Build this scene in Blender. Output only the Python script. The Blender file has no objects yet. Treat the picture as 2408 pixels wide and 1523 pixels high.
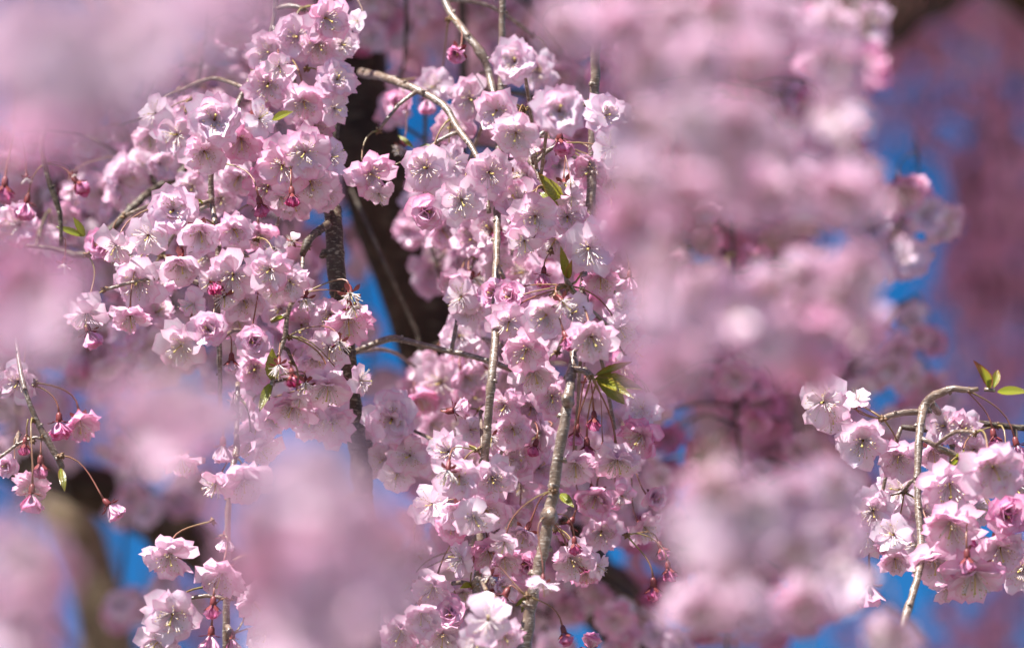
import bpy, math, random
import numpy as np
from mathutils import Vector, Matrix

# ------------------------------------------------------------------ camera, sky, sun, exposure
PITCH = math.radians(22.0)
LENS, SENSOR, DF = 135.0, 36.0, 2.42
K = SENSOR / LENS                       # frame width per metre of depth
CAM = Vector((0.0, 0.0, 1.6))
FWD = Vector((0, math.cos(PITCH), math.sin(PITCH)))
RGT = Vector((1, 0, 0))
UPV = Vector((0, -math.sin(PITCH), math.cos(PITCH)))
PW, PH = 2408.0, 1523.0                 # units in which positions were read off the photograph
sc = bpy.context.scene
col = sc.collection

cd = bpy.data.cameras.new('camera')
cam = bpy.data.objects.new('camera', cd)
col.objects.link(cam)
cam.location = CAM
cam.rotation_euler = (math.pi / 2 + PITCH, 0, 0)
cd.lens, cd.sensor_width = LENS, SENSOR
cd.clip_start, cd.clip_end = 0.05, 2000
cd.dof.use_dof = True
cd.dof.focus_distance = DF
cd.dof.aperture_fstop = 3.75
cd.dof.aperture_blades = 9
sc.camera = cam

SUN_EL, SUN_AZ = math.radians(52), math.radians(220)      # azimuth clockwise from +Y
SUN_DIR = Vector((math.sin(SUN_AZ) * math.cos(SUN_EL), math.cos(SUN_AZ) * math.cos(SUN_EL), math.sin(SUN_EL)))
w = bpy.data.worlds.new('World')
sc.world = w
w.use_nodes = True
nt = w.node_tree
sky = nt.nodes.new('ShaderNodeTexSky')
sky.sky_type = 'NISHITA'
sky.sun_disc = False
sky.sun_elevation = SUN_EL
sky.sun_rotation = SUN_AZ
sky.altitude = 1500
sky.air_density = 1.0
sky.dust_density = 0.0
sky.ozone_density = 4.0
bg = nt.nodes['Background']
bg.inputs[1].default_value = 0.052
hsv = nt.nodes.new('ShaderNodeHueSaturation')          # the photograph's colours are rich throughout
hsv.inputs['Saturation'].default_value = 1.35
nt.links.new(sky.outputs[0], hsv.inputs['Color'])
nt.links.new(hsv.outputs[0], bg.inputs[0])
sl = bpy.data.lights.new('sun', 'SUN')
sl.energy, sl.angle, sl.color = 5.0, math.radians(0.53), (1.0, 0.97, 0.935)
so = bpy.data.objects.new('sun', sl)
col.objects.link(so)
so.rotation_euler = (-SUN_DIR).to_track_quat('-Z', 'Y').to_euler()
so.location = (-3, -3, 9)
sc.view_settings.view_transform = 'Standard'
sc.view_settings.look = 'None'
sc.view_settings.exposure = 1.38
sc.view_settings.gamma = 1.0
sc.render.engine = 'CYCLES'
sc.cycles.max_bounces = 8
sc.cycles.diffuse_bounces = 6
sc.cycles.transmission_bounces = 6
sc.cycles.sample_clamp_indirect = 6.0
sc.cycles.use_denoising = True

R = random.Random(7)


def P(u, v, d):
    x = (u - PW / 2) / PW * K * d
    y = (v - PH / 2) / PW * K * d
    return CAM + FWD * d + RGT * x - UPV * y


def px(d):                              # metres per photo unit at depth d
    return K * d / PW


# ------------------------------------------------------------------ materials
def new_mat(name):
    m = bpy.data.materials.new(name)
    m.use_nodes = True
    t = m.node_tree
    for n in list(t.nodes):
        t.nodes.remove(n)
    out = t.nodes.new('ShaderNodeOutputMaterial')
    return m, t, out


def node(t, typ, **kw):
    n = t.nodes.new(typ)
    for k, v in kw.items():
        setattr(n, k, v)
    return n


def math_node(t, op, a, b=None, clamp=False):
    n = node(t, 'ShaderNodeMath', operation=op)
    n.use_clamp = clamp
    for i, x in enumerate((a, b)):
        if x is None:
            continue
        if isinstance(x, (int, float)):
            n.inputs[i].default_value = x
        else:
            t.links.new(x, n.inputs[i])
    return n.outputs[0]


def mix_col(t, fac, a, b):
    n = node(t, 'ShaderNodeMix', data_type='RGBA')
    if isinstance(fac, (int, float)):
        n.inputs[0].default_value = fac
    else:
        t.links.new(fac, n.inputs[0])
    for i, x in ((6, a), (7, b)):
        if isinstance(x, tuple):
            n.inputs[i].default_value = (*x, 1)
        else:
            t.links.new(x, n.inputs[i])
    return n.outputs[2]


def leafy(t, out, color, tcolor, trans, gloss, rough):
    d = node(t, 'ShaderNodeBsdfDiffuse')
    tr = node(t, 'ShaderNodeBsdfTranslucent')
    t.links.new(color, d.inputs[0])
    t.links.new(tcolor, tr.inputs[0])
    mx = node(t, 'ShaderNodeMixShader')
    mx.inputs[0].default_value = trans
    t.links.new(d.outputs[0], mx.inputs[1])
    t.links.new(tr.outputs[0], mx.inputs[2])
    g = node(t, 'ShaderNodeBsdfGlossy')
    g.inputs['Roughness'].default_value = rough
    m2 = node(t, 'ShaderNodeMixShader')
    m2.inputs[0].default_value = gloss
    t.links.new(mx.outputs[0], m2.inputs[1])
    t.links.new(g.outputs[0], m2.inputs[2])
    t.links.new(m2.outputs[0], out.inputs[0])
    return d, tr, g


def make_petal_mat():
    m, t, out = new_mat('petal')
    at = node(t, 'ShaderNodeAttribute', attribute_name='pig')
    sep = node(t, 'ShaderNodeSeparateColor')
    t.links.new(at.outputs['Color'], sep.inputs[0])
    s, e, r = sep.outputs[0], sep.outputs[1], sep.outputs[2]
    oi = node(t, 'ShaderNodeObjectInfo')
    osep = node(t, 'ShaderNodeSeparateColor')
    t.links.new(oi.outputs['Color'], osep.inputs[0])
    pink = osep.outputs[0]
    # deeper pigment towards rim and throat, streaked along the veins
    rim = math_node(t, 'POWER', e, 5.0)
    tip = math_node(t, 'POWER', s, 6.0)
    rt = math_node(t, 'MULTIPLY', math_node(t, 'MAXIMUM', rim, tip), s)
    throat = math_node(t, 'POWER', math_node(t, 'SUBTRACT', 1.0, s), 3.0)
    comb = node(t, 'ShaderNodeCombineXYZ')
    t.links.new(math_node(t, 'MULTIPLY', at.outputs['Alpha'], 9.0), comb.inputs[0])
    t.links.new(math_node(t, 'MULTIPLY', s, 1.2), comb.inputs[1])
    t.links.new(math_node(t, 'MULTIPLY', r, 37.0), comb.inputs[2])
    no = node(t, 'ShaderNodeTexNoise')
    no.inputs['Scale'].default_value = 2.2
    no.inputs['Detail'].default_value = 3.0
    t.links.new(comb.outputs[0], no.inputs['Vector'])
    vein = math_node(t, 'SUBTRACT', no.outputs[0], 0.45)
    f = math_node(t, 'MULTIPLY', rt, 0.34)
    f = math_node(t, 'ADD', f, math_node(t, 'MULTIPLY', throat, 0.12))
    f = math_node(t, 'ADD', f, math_node(t, 'MULTIPLY', vein, 0.40))
    f = math_node(t, 'ADD', f, math_node(t, 'ADD', math_node(t, 'MULTIPLY', r, 0.15), -0.035))
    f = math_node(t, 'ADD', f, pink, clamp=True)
    ramp = node(t, 'ShaderNodeValToRGB')
    el = ramp.color_ramp.elements
    el[0].position, el[0].color = 0.0, (0.945, 0.86, 0.915, 1)
    el[1].position, el[1].color = 1.0, (0.60, 0.045, 0.20, 1)
    a = el.new(0.30); a.color = (0.92, 0.68, 0.80, 1)
    b = el.new(0.60); b.color = (0.87, 0.38, 0.62, 1)
    t.links.new(f, ramp.inputs[0])
    gm = node(t, 'ShaderNodeGamma')
    gm.inputs[1].default_value = 1.45
    t.links.new(ramp.outputs[0], gm.inputs[0])
    d, tr, g = leafy(t, out, ramp.outputs[0], gm.outputs[0], 0.5, 0.045, 0.32)
    bump = node(t, 'ShaderNodeBump')
    bump.inputs['Strength'].default_value = 0.25
    bump.inputs['Distance'].default_value = 0.0006
    t.links.new(no.outputs[0], bump.inputs['Height'])
    for n in (d, tr, g):
        t.links.new(bump.outputs[0], n.inputs['Normal'])
    return m


def simple_mat(name, c, rough=0.6, trans=0.0, noise=None, dark=0.6):
    m, t, out = new_mat(name)
    tc = node(t, 'ShaderNodeTexCoord')
    no = node(t, 'ShaderNodeTexNoise')
    no.inputs['Scale'].default_value = noise or 300.0
    t.links.new(tc.outputs['Object'], no.inputs['Vector'])
    c2 = tuple(x * dark for x in c)
    cc = mix_col(t, no.outputs[0], c, c2)
    leafy(t, out, cc, cc, trans, 0.04, rough)
    return m


def make_stem_mat():
    m, t, out = new_mat('flower_stalk')
    at = node(t, 'ShaderNodeAttribute', attribute_name='pig')
    sep = node(t, 'ShaderNodeSeparateColor')
    t.links.new(at.outputs['Color'], sep.inputs[0])
    no = node(t, 'ShaderNodeTexNoise')
    no.inputs['Scale'].default_value = 260.0
    gm = node(t, 'ShaderNodeNewGeometry')
    t.links.new(gm.outputs['Position'], no.inputs['Vector'])
    f = math_node(t, 'ADD', sep.outputs[0], math_node(t, 'MULTIPLY', math_node(t, 'SUBTRACT', no.outputs[0], 0.5), 0.7), clamp=True)
    f = math_node(t, 'ADD', f, math_node(t, 'MULTIPLY', sep.outputs[2], 0.5), clamp=True)
    cc = mix_col(t, f, (0.27, 0.245, 0.08), (0.30, 0.115, 0.08))
    leafy(t, out, cc, cc, 0.12, 0.06, 0.35)
    return m


def make_bark(name, ca, cb, cl, scale, gloss, rough, band=1.0):
    m, t, out = new_mat(name)
    at = node(t, 'ShaderNodeAttribute', attribute_name='pig')      # r: along in metres*10, g: around
    sep = node(t, 'ShaderNodeSeparateColor')
    t.links.new(at.outputs['Color'], sep.inputs[0])
    gm = node(t, 'ShaderNodeNewGeometry')
    no = node(t, 'ShaderNodeTexNoise')
    no.inputs['Scale'].default_value = scale
    no.inputs['Detail'].default_value = 6.0
    no.inputs['Roughness'].default_value = 0.65
    t.links.new(gm.outputs['Position'], no.inputs['Vector'])
    mp = node(t, 'ShaderNodeMapping')
    mp.inputs['Scale'].default_value = (1.0, 1.0, 4.0)
    t.links.new(gm.outputs['Position'], mp.inputs[0])
    n2 = node(t, 'ShaderNodeTexNoise')
    n2.inputs['Scale'].default_value = scale * 2.2
    n2.inputs['Detail'].default_value = 3.0
    t.links.new(mp.outputs[0], n2.inputs['Vector'])
    r1 = node(t, 'ShaderNodeMapRange')
    r1.inputs[1].default_value, r1.inputs[2].default_value = 0.35, 0.65
    t.links.new(no.outputs[0], r1.inputs[0])
    cc = mix_col(t, r1.outputs[0], ca, cb)
    r2 = node(t, 'ShaderNodeMapRange')
    r2.inputs[1].default_value, r2.inputs[2].default_value = 0.56, 0.64
    t.links.new(n2.outputs[0], r2.inputs[0])
    cc = mix_col(t, math_node(t, 'MULTIPLY', r2.outputs[0], 0.7 * band), cc, cl)
    d = node(t, 'ShaderNodeBsdfPrincipled')
    t.links.new(cc, d.inputs['Base Color'])
    d.inputs['Roughness'].default_value = rough
    d.inputs['Specular IOR Level'].default_value = gloss
    bump = node(t, 'ShaderNodeBump')
    bump.inputs['Strength'].default_value = 0.55
    bump.inputs['Distance'].default_value = 0.0012
    hs = math_node(t, 'ADD', no.outputs[0], math_node(t, 'MULTIPLY', n2.outputs[0], 0.7))
    t.links.new(hs, bump.inputs['Height'])
    t.links.new(bump.outputs[0], d.inputs['Normal'])
    t.links.new(d.outputs[0], out.inputs[0])
    return m


def make_leaf_mat():
    m, t, out = new_mat('leaf')
    at = node(t, 'ShaderNodeAttribute', attribute_name='pig')
    sep = node(t, 'ShaderNodeSeparateColor')
    t.links.new(at.outputs['Color'], sep.inputs[0])
    wv = node(t, 'ShaderNodeTexWave')
    comb = node(t, 'ShaderNodeCombineXYZ')
    t.links.new(math_node(t, 'SUBTRACT', sep.outputs[0], math_node(t, 'MULTIPLY', sep.outputs[1], 0.22)), comb.inputs[0])
    t.links.new(comb.outputs[0], wv.inputs['Vector'])
    wv.inputs['Scale'].default_value = 3.2
    wv.inputs['Distortion'].default_value = 0.6
    cc = mix_col(t, math_node(t, 'MULTIPLY', wv.outputs[0], 0.5), (0.22, 0.26, 0.015), (0.33, 0.34, 0.04))
    oi = node(t, 'ShaderNodeObjectInfo')
    osep = node(t, 'ShaderNodeSeparateColor')
    t.links.new(oi.outputs['Color'], osep.inputs[0])
    red = math_node(t, 'MULTIPLY', osep.outputs[0], math_node(t, 'POWER', math_node(t, 'MAXIMUM', sep.outputs[0], sep.outputs[1]), 2.0), clamp=True)
    cc = mix_col(t, red, cc, (0.34, 0.09, 0.035))
    d, tr, g = leafy(t, out, cc, cc, 0.45, 0.07, 0.3)
    bump = node(t, 'ShaderNodeBump')
    bump.inputs['Strength'].default_value = 0.5
    bump.inputs['Distance'].default_value = 0.0006
    t.links.new(wv.outputs[0], bump.inputs['Height'])
    for n in (d, g):
        t.links.new(bump.outputs[0], n.inputs['Normal'])
    return m


def make_ground_mat():
    m, t, out = new_mat('petal_soil')
    gm = node(t, 'ShaderNodeNewGeometry')
    n1 = node(t, 'ShaderNodeTexNoise'); n1.inputs['Scale'].default_value = 0.6; n1.inputs['Detail'].default_value = 8.0
    n2 = node(t, 'ShaderNodeTexNoise'); n2.inputs['Scale'].default_value = 40.0; n2.inputs['Detail'].default_value = 4.0
    for n in (n1, n2):
        t.links.new(gm.outputs['Position'], n.inputs['Vector'])
    a = mix_col(t, n1.outputs[0], (0.09, 0.08, 0.06), (0.15, 0.125, 0.10))
    a = mix_col(t, math_node(t, 'GREATER_THAN', n2.outputs[0], 0.63), a, (0.72, 0.56, 0.63))  # fallen petals over soil, added to bounce pale pinkish fill upward
    d = node(t, 'ShaderNodeBsdfDiffuse')
    t.links.new(a, d.inputs[0])
    t.links.new(d.outputs[0], out.inputs[0])
    return m


M_PETAL = make_petal_mat()
M_FIL = simple_mat('filament', (0.96, 0.88, 0.87), 0.5, 0.45, dark=0.93)
M_ANT = simple_mat('anther', (0.72, 0.50, 0.20), 0.6)
M_PIS = simple_mat('pistil', (0.75, 0.60, 0.18), 0.5, 0.2, dark=.85)
M_CAL = simple_mat('calyx', (0.25, 0.055, 0.055), 0.4, 0.1)
M_STEM = make_stem_mat()
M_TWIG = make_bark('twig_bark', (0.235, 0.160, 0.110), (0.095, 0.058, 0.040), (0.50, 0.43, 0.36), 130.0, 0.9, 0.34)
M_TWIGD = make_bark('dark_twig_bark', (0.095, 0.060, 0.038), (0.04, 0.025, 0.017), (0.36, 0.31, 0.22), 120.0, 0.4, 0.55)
M_LIMB = make_bark('limb_bark', (0.075, 0.043, 0.027), (0.028, 0.017, 0.011), (0.14, 0.10, 0.065), 26.0, 0.2, 0.8)
M_LIMBP = make_bark('mossy_limb_bark', (0.24, 0.18, 0.115), (0.10, 0.075, 0.05), (0.30, 0.26, 0.17), 22.0, 0.2, 0.85)
M_SCALE = simple_mat('bud_scale', (0.20, 0.11, 0.055), 0.5)
M_LEAF = make_leaf_mat()
M_GROUND = make_ground_mat()


# ------------------------------------------------------------------ mesh building
class MB:
    def __init__(self):
        self.v, self.f, self.c, self.m, self.n = [], [], [], [], 0

    def add(self, verts, faces, cols, mat=0):
        verts = np.asarray(verts, float)
        self.v.append(verts)
        self.f += [tuple(i + self.n for i in q) for q in faces]
        self.c.append(np.asarray(cols, float))
        self.m += [mat] * len(faces)
        self.n += len(verts)

    def mesh(self, name, mats, smooth=True):
        me = bpy.data.meshes.new(name)
        v = np.vstack(self.v)
        me.from_pydata(v.tolist(), [], self.f)
        for m in mats:
            me.materials.append(m)
        me.polygons.foreach_set('material_index', self.m)
        if smooth:
            me.polygons.foreach_set('use_smooth', [True] * len(self.f))
        a = me.attributes.new('pig', 'FLOAT_COLOR', 'POINT')
        a.data.foreach_set('color', np.vstack(self.c).astype(np.float32).ravel())
        me.update()
        return me


def grid_faces(a, b, wrap=False):
    f = []
    for i in range(a - 1):
        for j in range(b if wrap else b - 1):
            k = (j + 1) % b
            f.append((i * b + j, i * b + k, (i + 1) * b + k, (i + 1) * b + j))
    return f


def petal_geo(L, W, azi, a0, a1, cup, crk, rng, ns=9, nw=7, notch=0.12, r0=0.0013, z0=0.0, twist=0.0, roll=0.0):
    s = np.linspace(0.02, 1, ns)[:, None] * np.ones((1, nw))
    t = np.linspace(-1, 1, nw)[None, :] * np.ones((ns, 1))
    ph = [rng.uniform(0, 6.28) for _ in range(5)]
    hw = W * (0.16 + 0.84 * np.sin(np.pi * np.clip(s, 0, 1) ** 1.05 * 0.80) ** 1.1)
    fr = 1 + 0.045 * s ** 5 * (np.sin(8.5 * t + ph[3]) + 0.8 * np.sin(14 * t + ph[4]))
    se = s * fr * (1 - 0.10 * t * t * s ** 2 - notch * np.exp(-(t / 0.22) ** 2) * s ** 5)
    n = 40
    ss = np.linspace(0, 1.1, n)
    th = a0 + (a1 - a0) * ss ** 1.2 + roll * np.clip(ss - 0.7, 0, 1) ** 2 * 8
    dr, dz = np.sin(th), np.cos(th)
    cr = np.concatenate([[0], np.cumsum((dr[1:] + dr[:-1]) / 2 * (ss[1] - ss[0]))]) * L
    cz = np.concatenate([[0], np.cumsum((dz[1:] + dz[:-1]) / 2 * (ss[1] - ss[0]))]) * L
    rad = r0 + np.interp(se, ss, cr)
    ax = z0 + np.interp(se, ss, cz)
    tt = np.interp(se, ss, th)
    disp = cup * t * t * hw + crk * L * s ** 1.6 * (0.55 * np.sin(4.2 * t + ph[0]) + 0.42 * np.sin(9 * t + ph[1] + 2.5 * s) + 0.4 * np.sin(5 * s + ph[2] + 1.5 * t))
    disp = disp + twist * t * hw * s
    rad = rad - np.cos(tt) * disp
    ax = ax + np.sin(tt) * disp
    lat = t * hw
    ca, sa = math.cos(azi), math.sin(azi)
    x = rad * ca - lat * sa
    y = rad * sa + lat * ca
    v = np.stack([x, y, ax], -1).reshape(-1, 3)
    rv = rng.random()
    c = np.stack([s, np.abs(t), np.full_like(s, rv), (t + 1) / 2], -1).reshape(-1, 4)
    return v, grid_faces(ns, nw), c


def tube_geo(pts, rad, sides=5, cap=True, seed=0.0, along0=0.0):
    pts = [Vector(p) for p in pts]
    n = len(pts)
    rad = [rad] * n if isinstance(rad, (int, float)) else rad
    tang = []
    for i in range(n):
        tang.append((pts[min(i + 1, n - 1)] - pts[max(i - 1, 0)]).normalized())
    ref = Vector((0.3, 0.9, 0.2))
    a = tang[0].cross(ref)
    if a.length < 1e-4:
        a = tang[0].cross(Vector((1, 0, 0)))
    a.normalize()
    V, C = [], []
    for i in range(n):
        a = (a - tang[i] * a.dot(tang[i])).normalized()
        b = tang[i].cross(a)
        for j in range(sides):
            an = 2 * math.pi * j / sides
            V.append(pts[i] + (a * math.cos(an) + b * math.sin(an)) * rad[i])
            C.append((i / (n - 1), j / sides, seed, 1))
    F = grid_faces(n, sides, True)
    if cap:
        F.append(tuple(range(sides))[::-1])
        F.append(tuple(range((n - 1) * sides, n * sides)))
    return [tuple(v) for v in V], F, C


def ball_geo(c, r, stretch=1.0, axis=Vector((0, 0, 1))):
    c = Vector(c)
    q = Vector((0, 0, 1)).rotation_difference(axis)
    vs = [(1, 0, 0), (0, 1, 0), (-1, 0, 0), (0, -1, 0), (0, 0, stretch), (0, 0, -stretch)]
    V = [tuple(c + (q @ Vector(v)) * r) for v in vs]
    F = [(0, 1, 4), (1, 2, 4), (2, 3, 4), (3, 0, 4), (1, 0, 5), (2, 1, 5), (3, 2, 5), (0, 3, 5)]
    return V, F, [(0, 0, 0, 1)] * 6


def stamens_geo(mb, rng, n, spread, L, fat=1.0):
    for i in range(n):
        az = rng.uniform(0, 6.283)
        sp = spread * math.sqrt(rng.random()) + 0.08
        l = L * rng.uniform(0.65, 1.12)
        p0 = Vector((math.cos(az) * 0.0011, math.sin(az) * 0.0011, 0.0002))
        d = Vector((math.cos(az) * math.sin(sp), math.sin(az) * math.sin(sp), math.cos(sp)))
        az2 = az + rng.uniform(-.8, .8)
        bend = Vector((math.cos(az2), math.sin(az2), -0.2)) * l * rng.uniform(-0.05, 0.25)
        pts = [p0, p0 + d * l * 0.5 - bend * 0.2, p0 + d * l + bend * 0.5]
        mb.add(*tube_geo(pts, 0.00023 * fat, 3, False), 0)
        mb.add(*ball_geo(pts[2], 0.00035 * fat, 1.4, d), 1)


def pistil_geo(mb, rng, L):
    a = rng.uniform(0, 6.28)
    e = Vector((math.cos(a) * 0.0016, math.sin(a) * 0.0016, L))
    mb.add(*tube_geo([(0, 0, 0), e * 0.5 + Vector((0.0004, 0, 0)), e], [0.00035, 0.0003, 0.0003], 4, True), 0)
    mb.add(*ball_geo(e, 0.0008, 0.9), 0)


def calyx_geo(mb, rng, open_=1.0, m=0):
    sq = 0.72 if open_ < .5 else 1.0
    prof = [(-0.0085, 0.0006), (-0.0078, 0.0011), (-0.006, 0.0017), (-0.0035, 0.0018), (-0.001, 0.0020), (-0.0002, 0.0017)]
    sides = 7
    V, C = [], []
    for z, r in prof:
        z, r = z * sq, r * (1.18 if open_ < .5 else 1.0)
        for j in range(sides):
            an = 2 * math.pi * j / sides
            V.append((r * math.cos(an), r * math.sin(an), z)); C.append((0.5, 0, 0, 1))
    mb.add(V, grid_faces(len(prof), sides, True), C, m)
    for i in range(5):
        v, f, c = petal_geo(0.0062, 0.0017, i * 1.2566 + 0.3, 1.1 + 0.5 * open_, 1.35 + 0.75 * open_, 0.2, 0.03, rng, 5, 3, -0.25, 0.0018, -0.0006)
        mb.add(v, f, c, m)


NOM = 0.030
TEMPL = {}


def flower_template(kind, seed, lod=2):
    """lists of petal geometry, plus stamens / pistil / calyx builders; lod 2 sharp, 1 soft, 0 far."""
    rng = random.Random(seed * 131 + hash(kind) % 1 + len(kind) * 17)
    ns, nw = ((10, 13), (6, 6), (4, 3))[lod]
    pet = []

    def whorl(n, L, W, a0, a1, cup, crk, off, z0=0.0, jit=0.15, roll=0.0):
        for i in range(n):
            az = off + 6.2832 * i / n + rng.gauss(0, jit)
            k = rng.uniform(0.80, 1.12)
            pet.append(petal_geo(L * k, W * rng.uniform(0.85, 1.1), az, a0 + op_ + rng.gauss(0, 0.13), a1 + op_ + rng.gauss(0, 0.32),
                                 cup + rng.gauss(0, .15), crk * ruff * rng.uniform(0.6, 1.5), rng, ns, nw, rng.uniform(0.06, 0.22),
                                 0.0005, z0, rng.gauss(0, 0.25), roll + rng.gauss(0, .12)))
    o = rng.uniform(0, 6)
    op_ = rng.gauss(0, .13)
    ruff = rng.uniform(.8, 1.5)
    nst, spread, SL, op = 28, 0.62, 0.0092, 1.0
    if kind == 'open':
        whorl(7, 0.0154, 0.0056, 1.25, 1.55, 0.05, 0.07, o, 0, .12)
        whorl(8, 0.0145, 0.0050, 1.10, 1.45, 0.05, 0.09, o + .5, 0.0003)
        whorl(6, 0.0122, 0.0041, 0.95, 1.35, 0.0, 0.15, o + .2, 0.0006, .45)
    elif kind == 'cup':
        whorl(7, 0.0158, 0.0056, 1.10, 1.46, 0.0, 0.09, o, 0, .16, .15)
        whorl(8, 0.0148, 0.0048, 0.96, 1.40, 0.0, 0.11, o + .5, 0.0003, .2, .15)
        whorl(6, 0.0125, 0.0042, 0.80, 1.30, 0.0, 0.15, o + .2, 0.0006, .45)
        spread, SL = 0.5, 0.0098
    elif kind == 'pompon':
        whorl(7, 0.0150, 0.0062, 1.25, 1.65, 0.10, 0.08, o)
        whorl(8, 0.0145, 0.0056, 1.05, 1.5, 0.12, 0.09, o + .4, 0.0003)
        whorl(7, 0.0130, 0.0050, 0.85, 1.35, 0.15, 0.12, o + .2, 0.0006, .25)
        whorl(5, 0.0100, 0.0040, 0.6, 1.1, 0.2, 0.14, o + .9, 0.0009, .3)
        nst, spread, SL = 20, .5, .008
    elif kind == 'rose':
        whorl(6, 0.0142, 0.0068, 0.95, 1.40, 0.2, 0.09, o)
        whorl(6, 0.0130, 0.0062, 0.7, 1.0, 0.3, 0.10, o + .5, .0003)
        whorl(5, 0.0108, 0.0055, 0.45, 0.5, 0.4, 0.10, o + .2, .0006)
        whorl(4, 0.0085, 0.0044, 0.25, 0.1, 0.5, 0.12, o + .9, .0009)
        nst, spread, SL = 12, .3, .0075
    elif kind == 'fly':                      # old blossom, few petals, laid back and windblown
        whorl(5, 0.0155, 0.0070, 1.35, 1.95, 0.1, 0.08, o, 0, .3)
        whorl(3, 0.0130, 0.0055, 1.1, 1.7, 0.1, 0.12, o + .6, 0.0003, .5)
        nst, spread, SL = 28, .85, .0095
    elif kind == 'bell':
        whorl(5, 0.0135, 0.0070, 0.50, 0.22, 0.55, 0.04, o, 0, .08)
        whorl(6, 0.0130, 0.0064, 0.40, 0.12, 0.5, 0.06, o + .6, .0004)
        whorl(4, 0.0110, 0.0050, 0.28, 0.05, 0.5, 0.08, o + .2, .0008)
        nst, op = 6, 0.25
    elif kind == 'bud':
        whorl(5, 0.0112, 0.0056, 0.80, -0.75, 0.75, 0.015, o, 0, .05)
        whorl(4, 0.0104, 0.0052, 0.65, -0.60, 0.8, 0.015, o + .6, .0003, .05)
        nst, op = 0, -0.6
    elif kind == 'spent':
        if seed % 2:
            whorl(1, 0.0140, 0.0066, 1.3, 1.8, 0.15, 0.08, o)
        nst, spread, SL = 34, .75, .0095
    if lod == 0:
        pet = [p for i, p in enumerate(pet) if i % 4 != 3] if len(pet) > 10 else pet
    return dict(pet=pet, nst=nst, spread=spread, SL=SL, op=op, rng=rng, lod=lod, kind=kind)


def joined_mesh(kind, seed, lod):
    key = ('J', kind, seed, lod)
    if key in TEMPL:
        return TEMPL[key]
    T = flower_template(kind, seed, lod)
    mb = MB()
    for p in T['pet']:
        mb.add(*p, 0)
    if T['nst'] and lod >= 1:
        sm = MB()
        n = T['nst'] if lod == 2 else T['nst'] // 3
        for i in range(1):
            stamens_geo(sm, T['rng'], n, T['spread'], T['SL'], 1.0 if lod == 2 else 1.5)
        off = 0
        v = np.vstack(sm.v); c = np.vstack(sm.c)
        mb.v.append(v); mb.c.append(c)
        mb.f += [tuple(i + mb.n for i in q) for q in sm.f]
        mb.m += [1 + k for k in sm.m]
        mb.n += len(v)
    elif lod == 0 and T['nst']:
        mb.add(*ball_geo((0, 0, 0.004), 0.0030, 1.2), 2)
    calyx_geo(mb, T['rng'], T['op'], 3)
    me = mb.mesh('flower_' + kind, [M_PETAL, M_FIL, M_ANT, M_CAL])
    TEMPL[key] = me
    return me


def split_meshes(kind, seed):
    key = ('S', kind, seed)
    if key in TEMPL:
        return TEMPL[key]
    T = flower_template(kind, seed, 2)
    out = dict(petal=[], corolla=None, stamens=None, pistil=None, calyx=None)
    co = MB()
    for p in T['pet']:
        mb = MB(); mb.add(*p, 0); out['petal'].append(mb.mesh('petal', [M_PETAL]))
        co.add(*p, 0)
    if T['pet']:
        out['corolla'] = co.mesh('corolla', [M_PETAL])
    if T['nst']:
        mb = MB(); stamens_geo(mb, T['rng'], T['nst'], T['spread'], T['SL']); out['stamens'] = mb.mesh('stamens', [M_FIL, M_ANT])
        mb = MB(); pistil_geo(mb, T['rng'], T['SL'] * 1.08); out['pistil'] = mb.mesh('pistil', [M_PIS])
    mb = MB(); calyx_geo(mb, T['rng'], T['op']); out['calyx'] = mb.mesh('calyx', [M_CAL])
    TEMPL[key] = out
    return out


# ------------------------------------------------------------------ objects
def link(name, data, parent=None, mw=None, pm=None):
    o = bpy.data.objects.new(name, data)
    col.objects.link(o)
    if parent is not None:
        o.parent = parent
        if pm is not None:
            o.matrix_parent_inverse = pm
    if mw is not None:
        o.matrix_basis = mw
    return o


def tag(o, label=None, cat=None, group=None, kind=None):
    if label: o['label'] = label
    if cat: o['category'] = cat
    if group: o['group'] = group
    if kind: o['kind'] = kind
    return o


def catmull(pts, step):
    """pts: list of (Vector, radius) -> finer list"""
    out = []
    n = len(pts)
    for i in range(n - 1):
        p0, p1, p2, p3 = (pts[max(i - 1, 0)], pts[i], pts[i + 1], pts[min(i + 2, n - 1)])
        m = max(2, int((p2[0] - p1[0]).length / step))
        for k in range(m):
            t = k / m
            q = 0.5 * (2 * p1[0] + (p2[0] - p0[0]) * t + (2 * p0[0] - 5 * p1[0] + 4 * p2[0] - p3[0]) * t * t + (3 * p1[0] - p0[0] - 3 * p2[0] + p3[0]) * t ** 3)
            out.append((q, p1[1] * (1 - t) + p2[1] * t))
    out.append(pts[-1])
    return out


def twig_geo(mb, pts, sides=9, step=0.006, knots=0.0, rng=R, mat=0):
    f = catmull(pts, step)
    rr = []
    nk = 0
    for i, (p, r) in enumerate(f):
        k = 1.0 + rng.gauss(0, 0.035)
        if knots and rng.random() < knots:
            nk = 2
        if nk:
            k += 0.24 if nk == 2 else 0.12
            nk -= 1
        rr.append(r * k)
    wob = [p + Vector((rng.gauss(0, 1), rng.gauss(0, 1), rng.gauss(0, 1))) * r * 0.07 for (p, r) in f]
    mb.add(*tube_geo(wob, rr, sides, True, rng.random()), mat)
    return f


def orient(axis, rng, roll=None):
    axis = axis.normalized()
    q = Vector((0, 0, 1)).rotation_difference(axis)
    m = q.to_matrix().to_4x4()
    return m @ Matrix.Rotation(rng.uniform(0, 6.283) if roll is None else roll, 4, 'Z')


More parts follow.
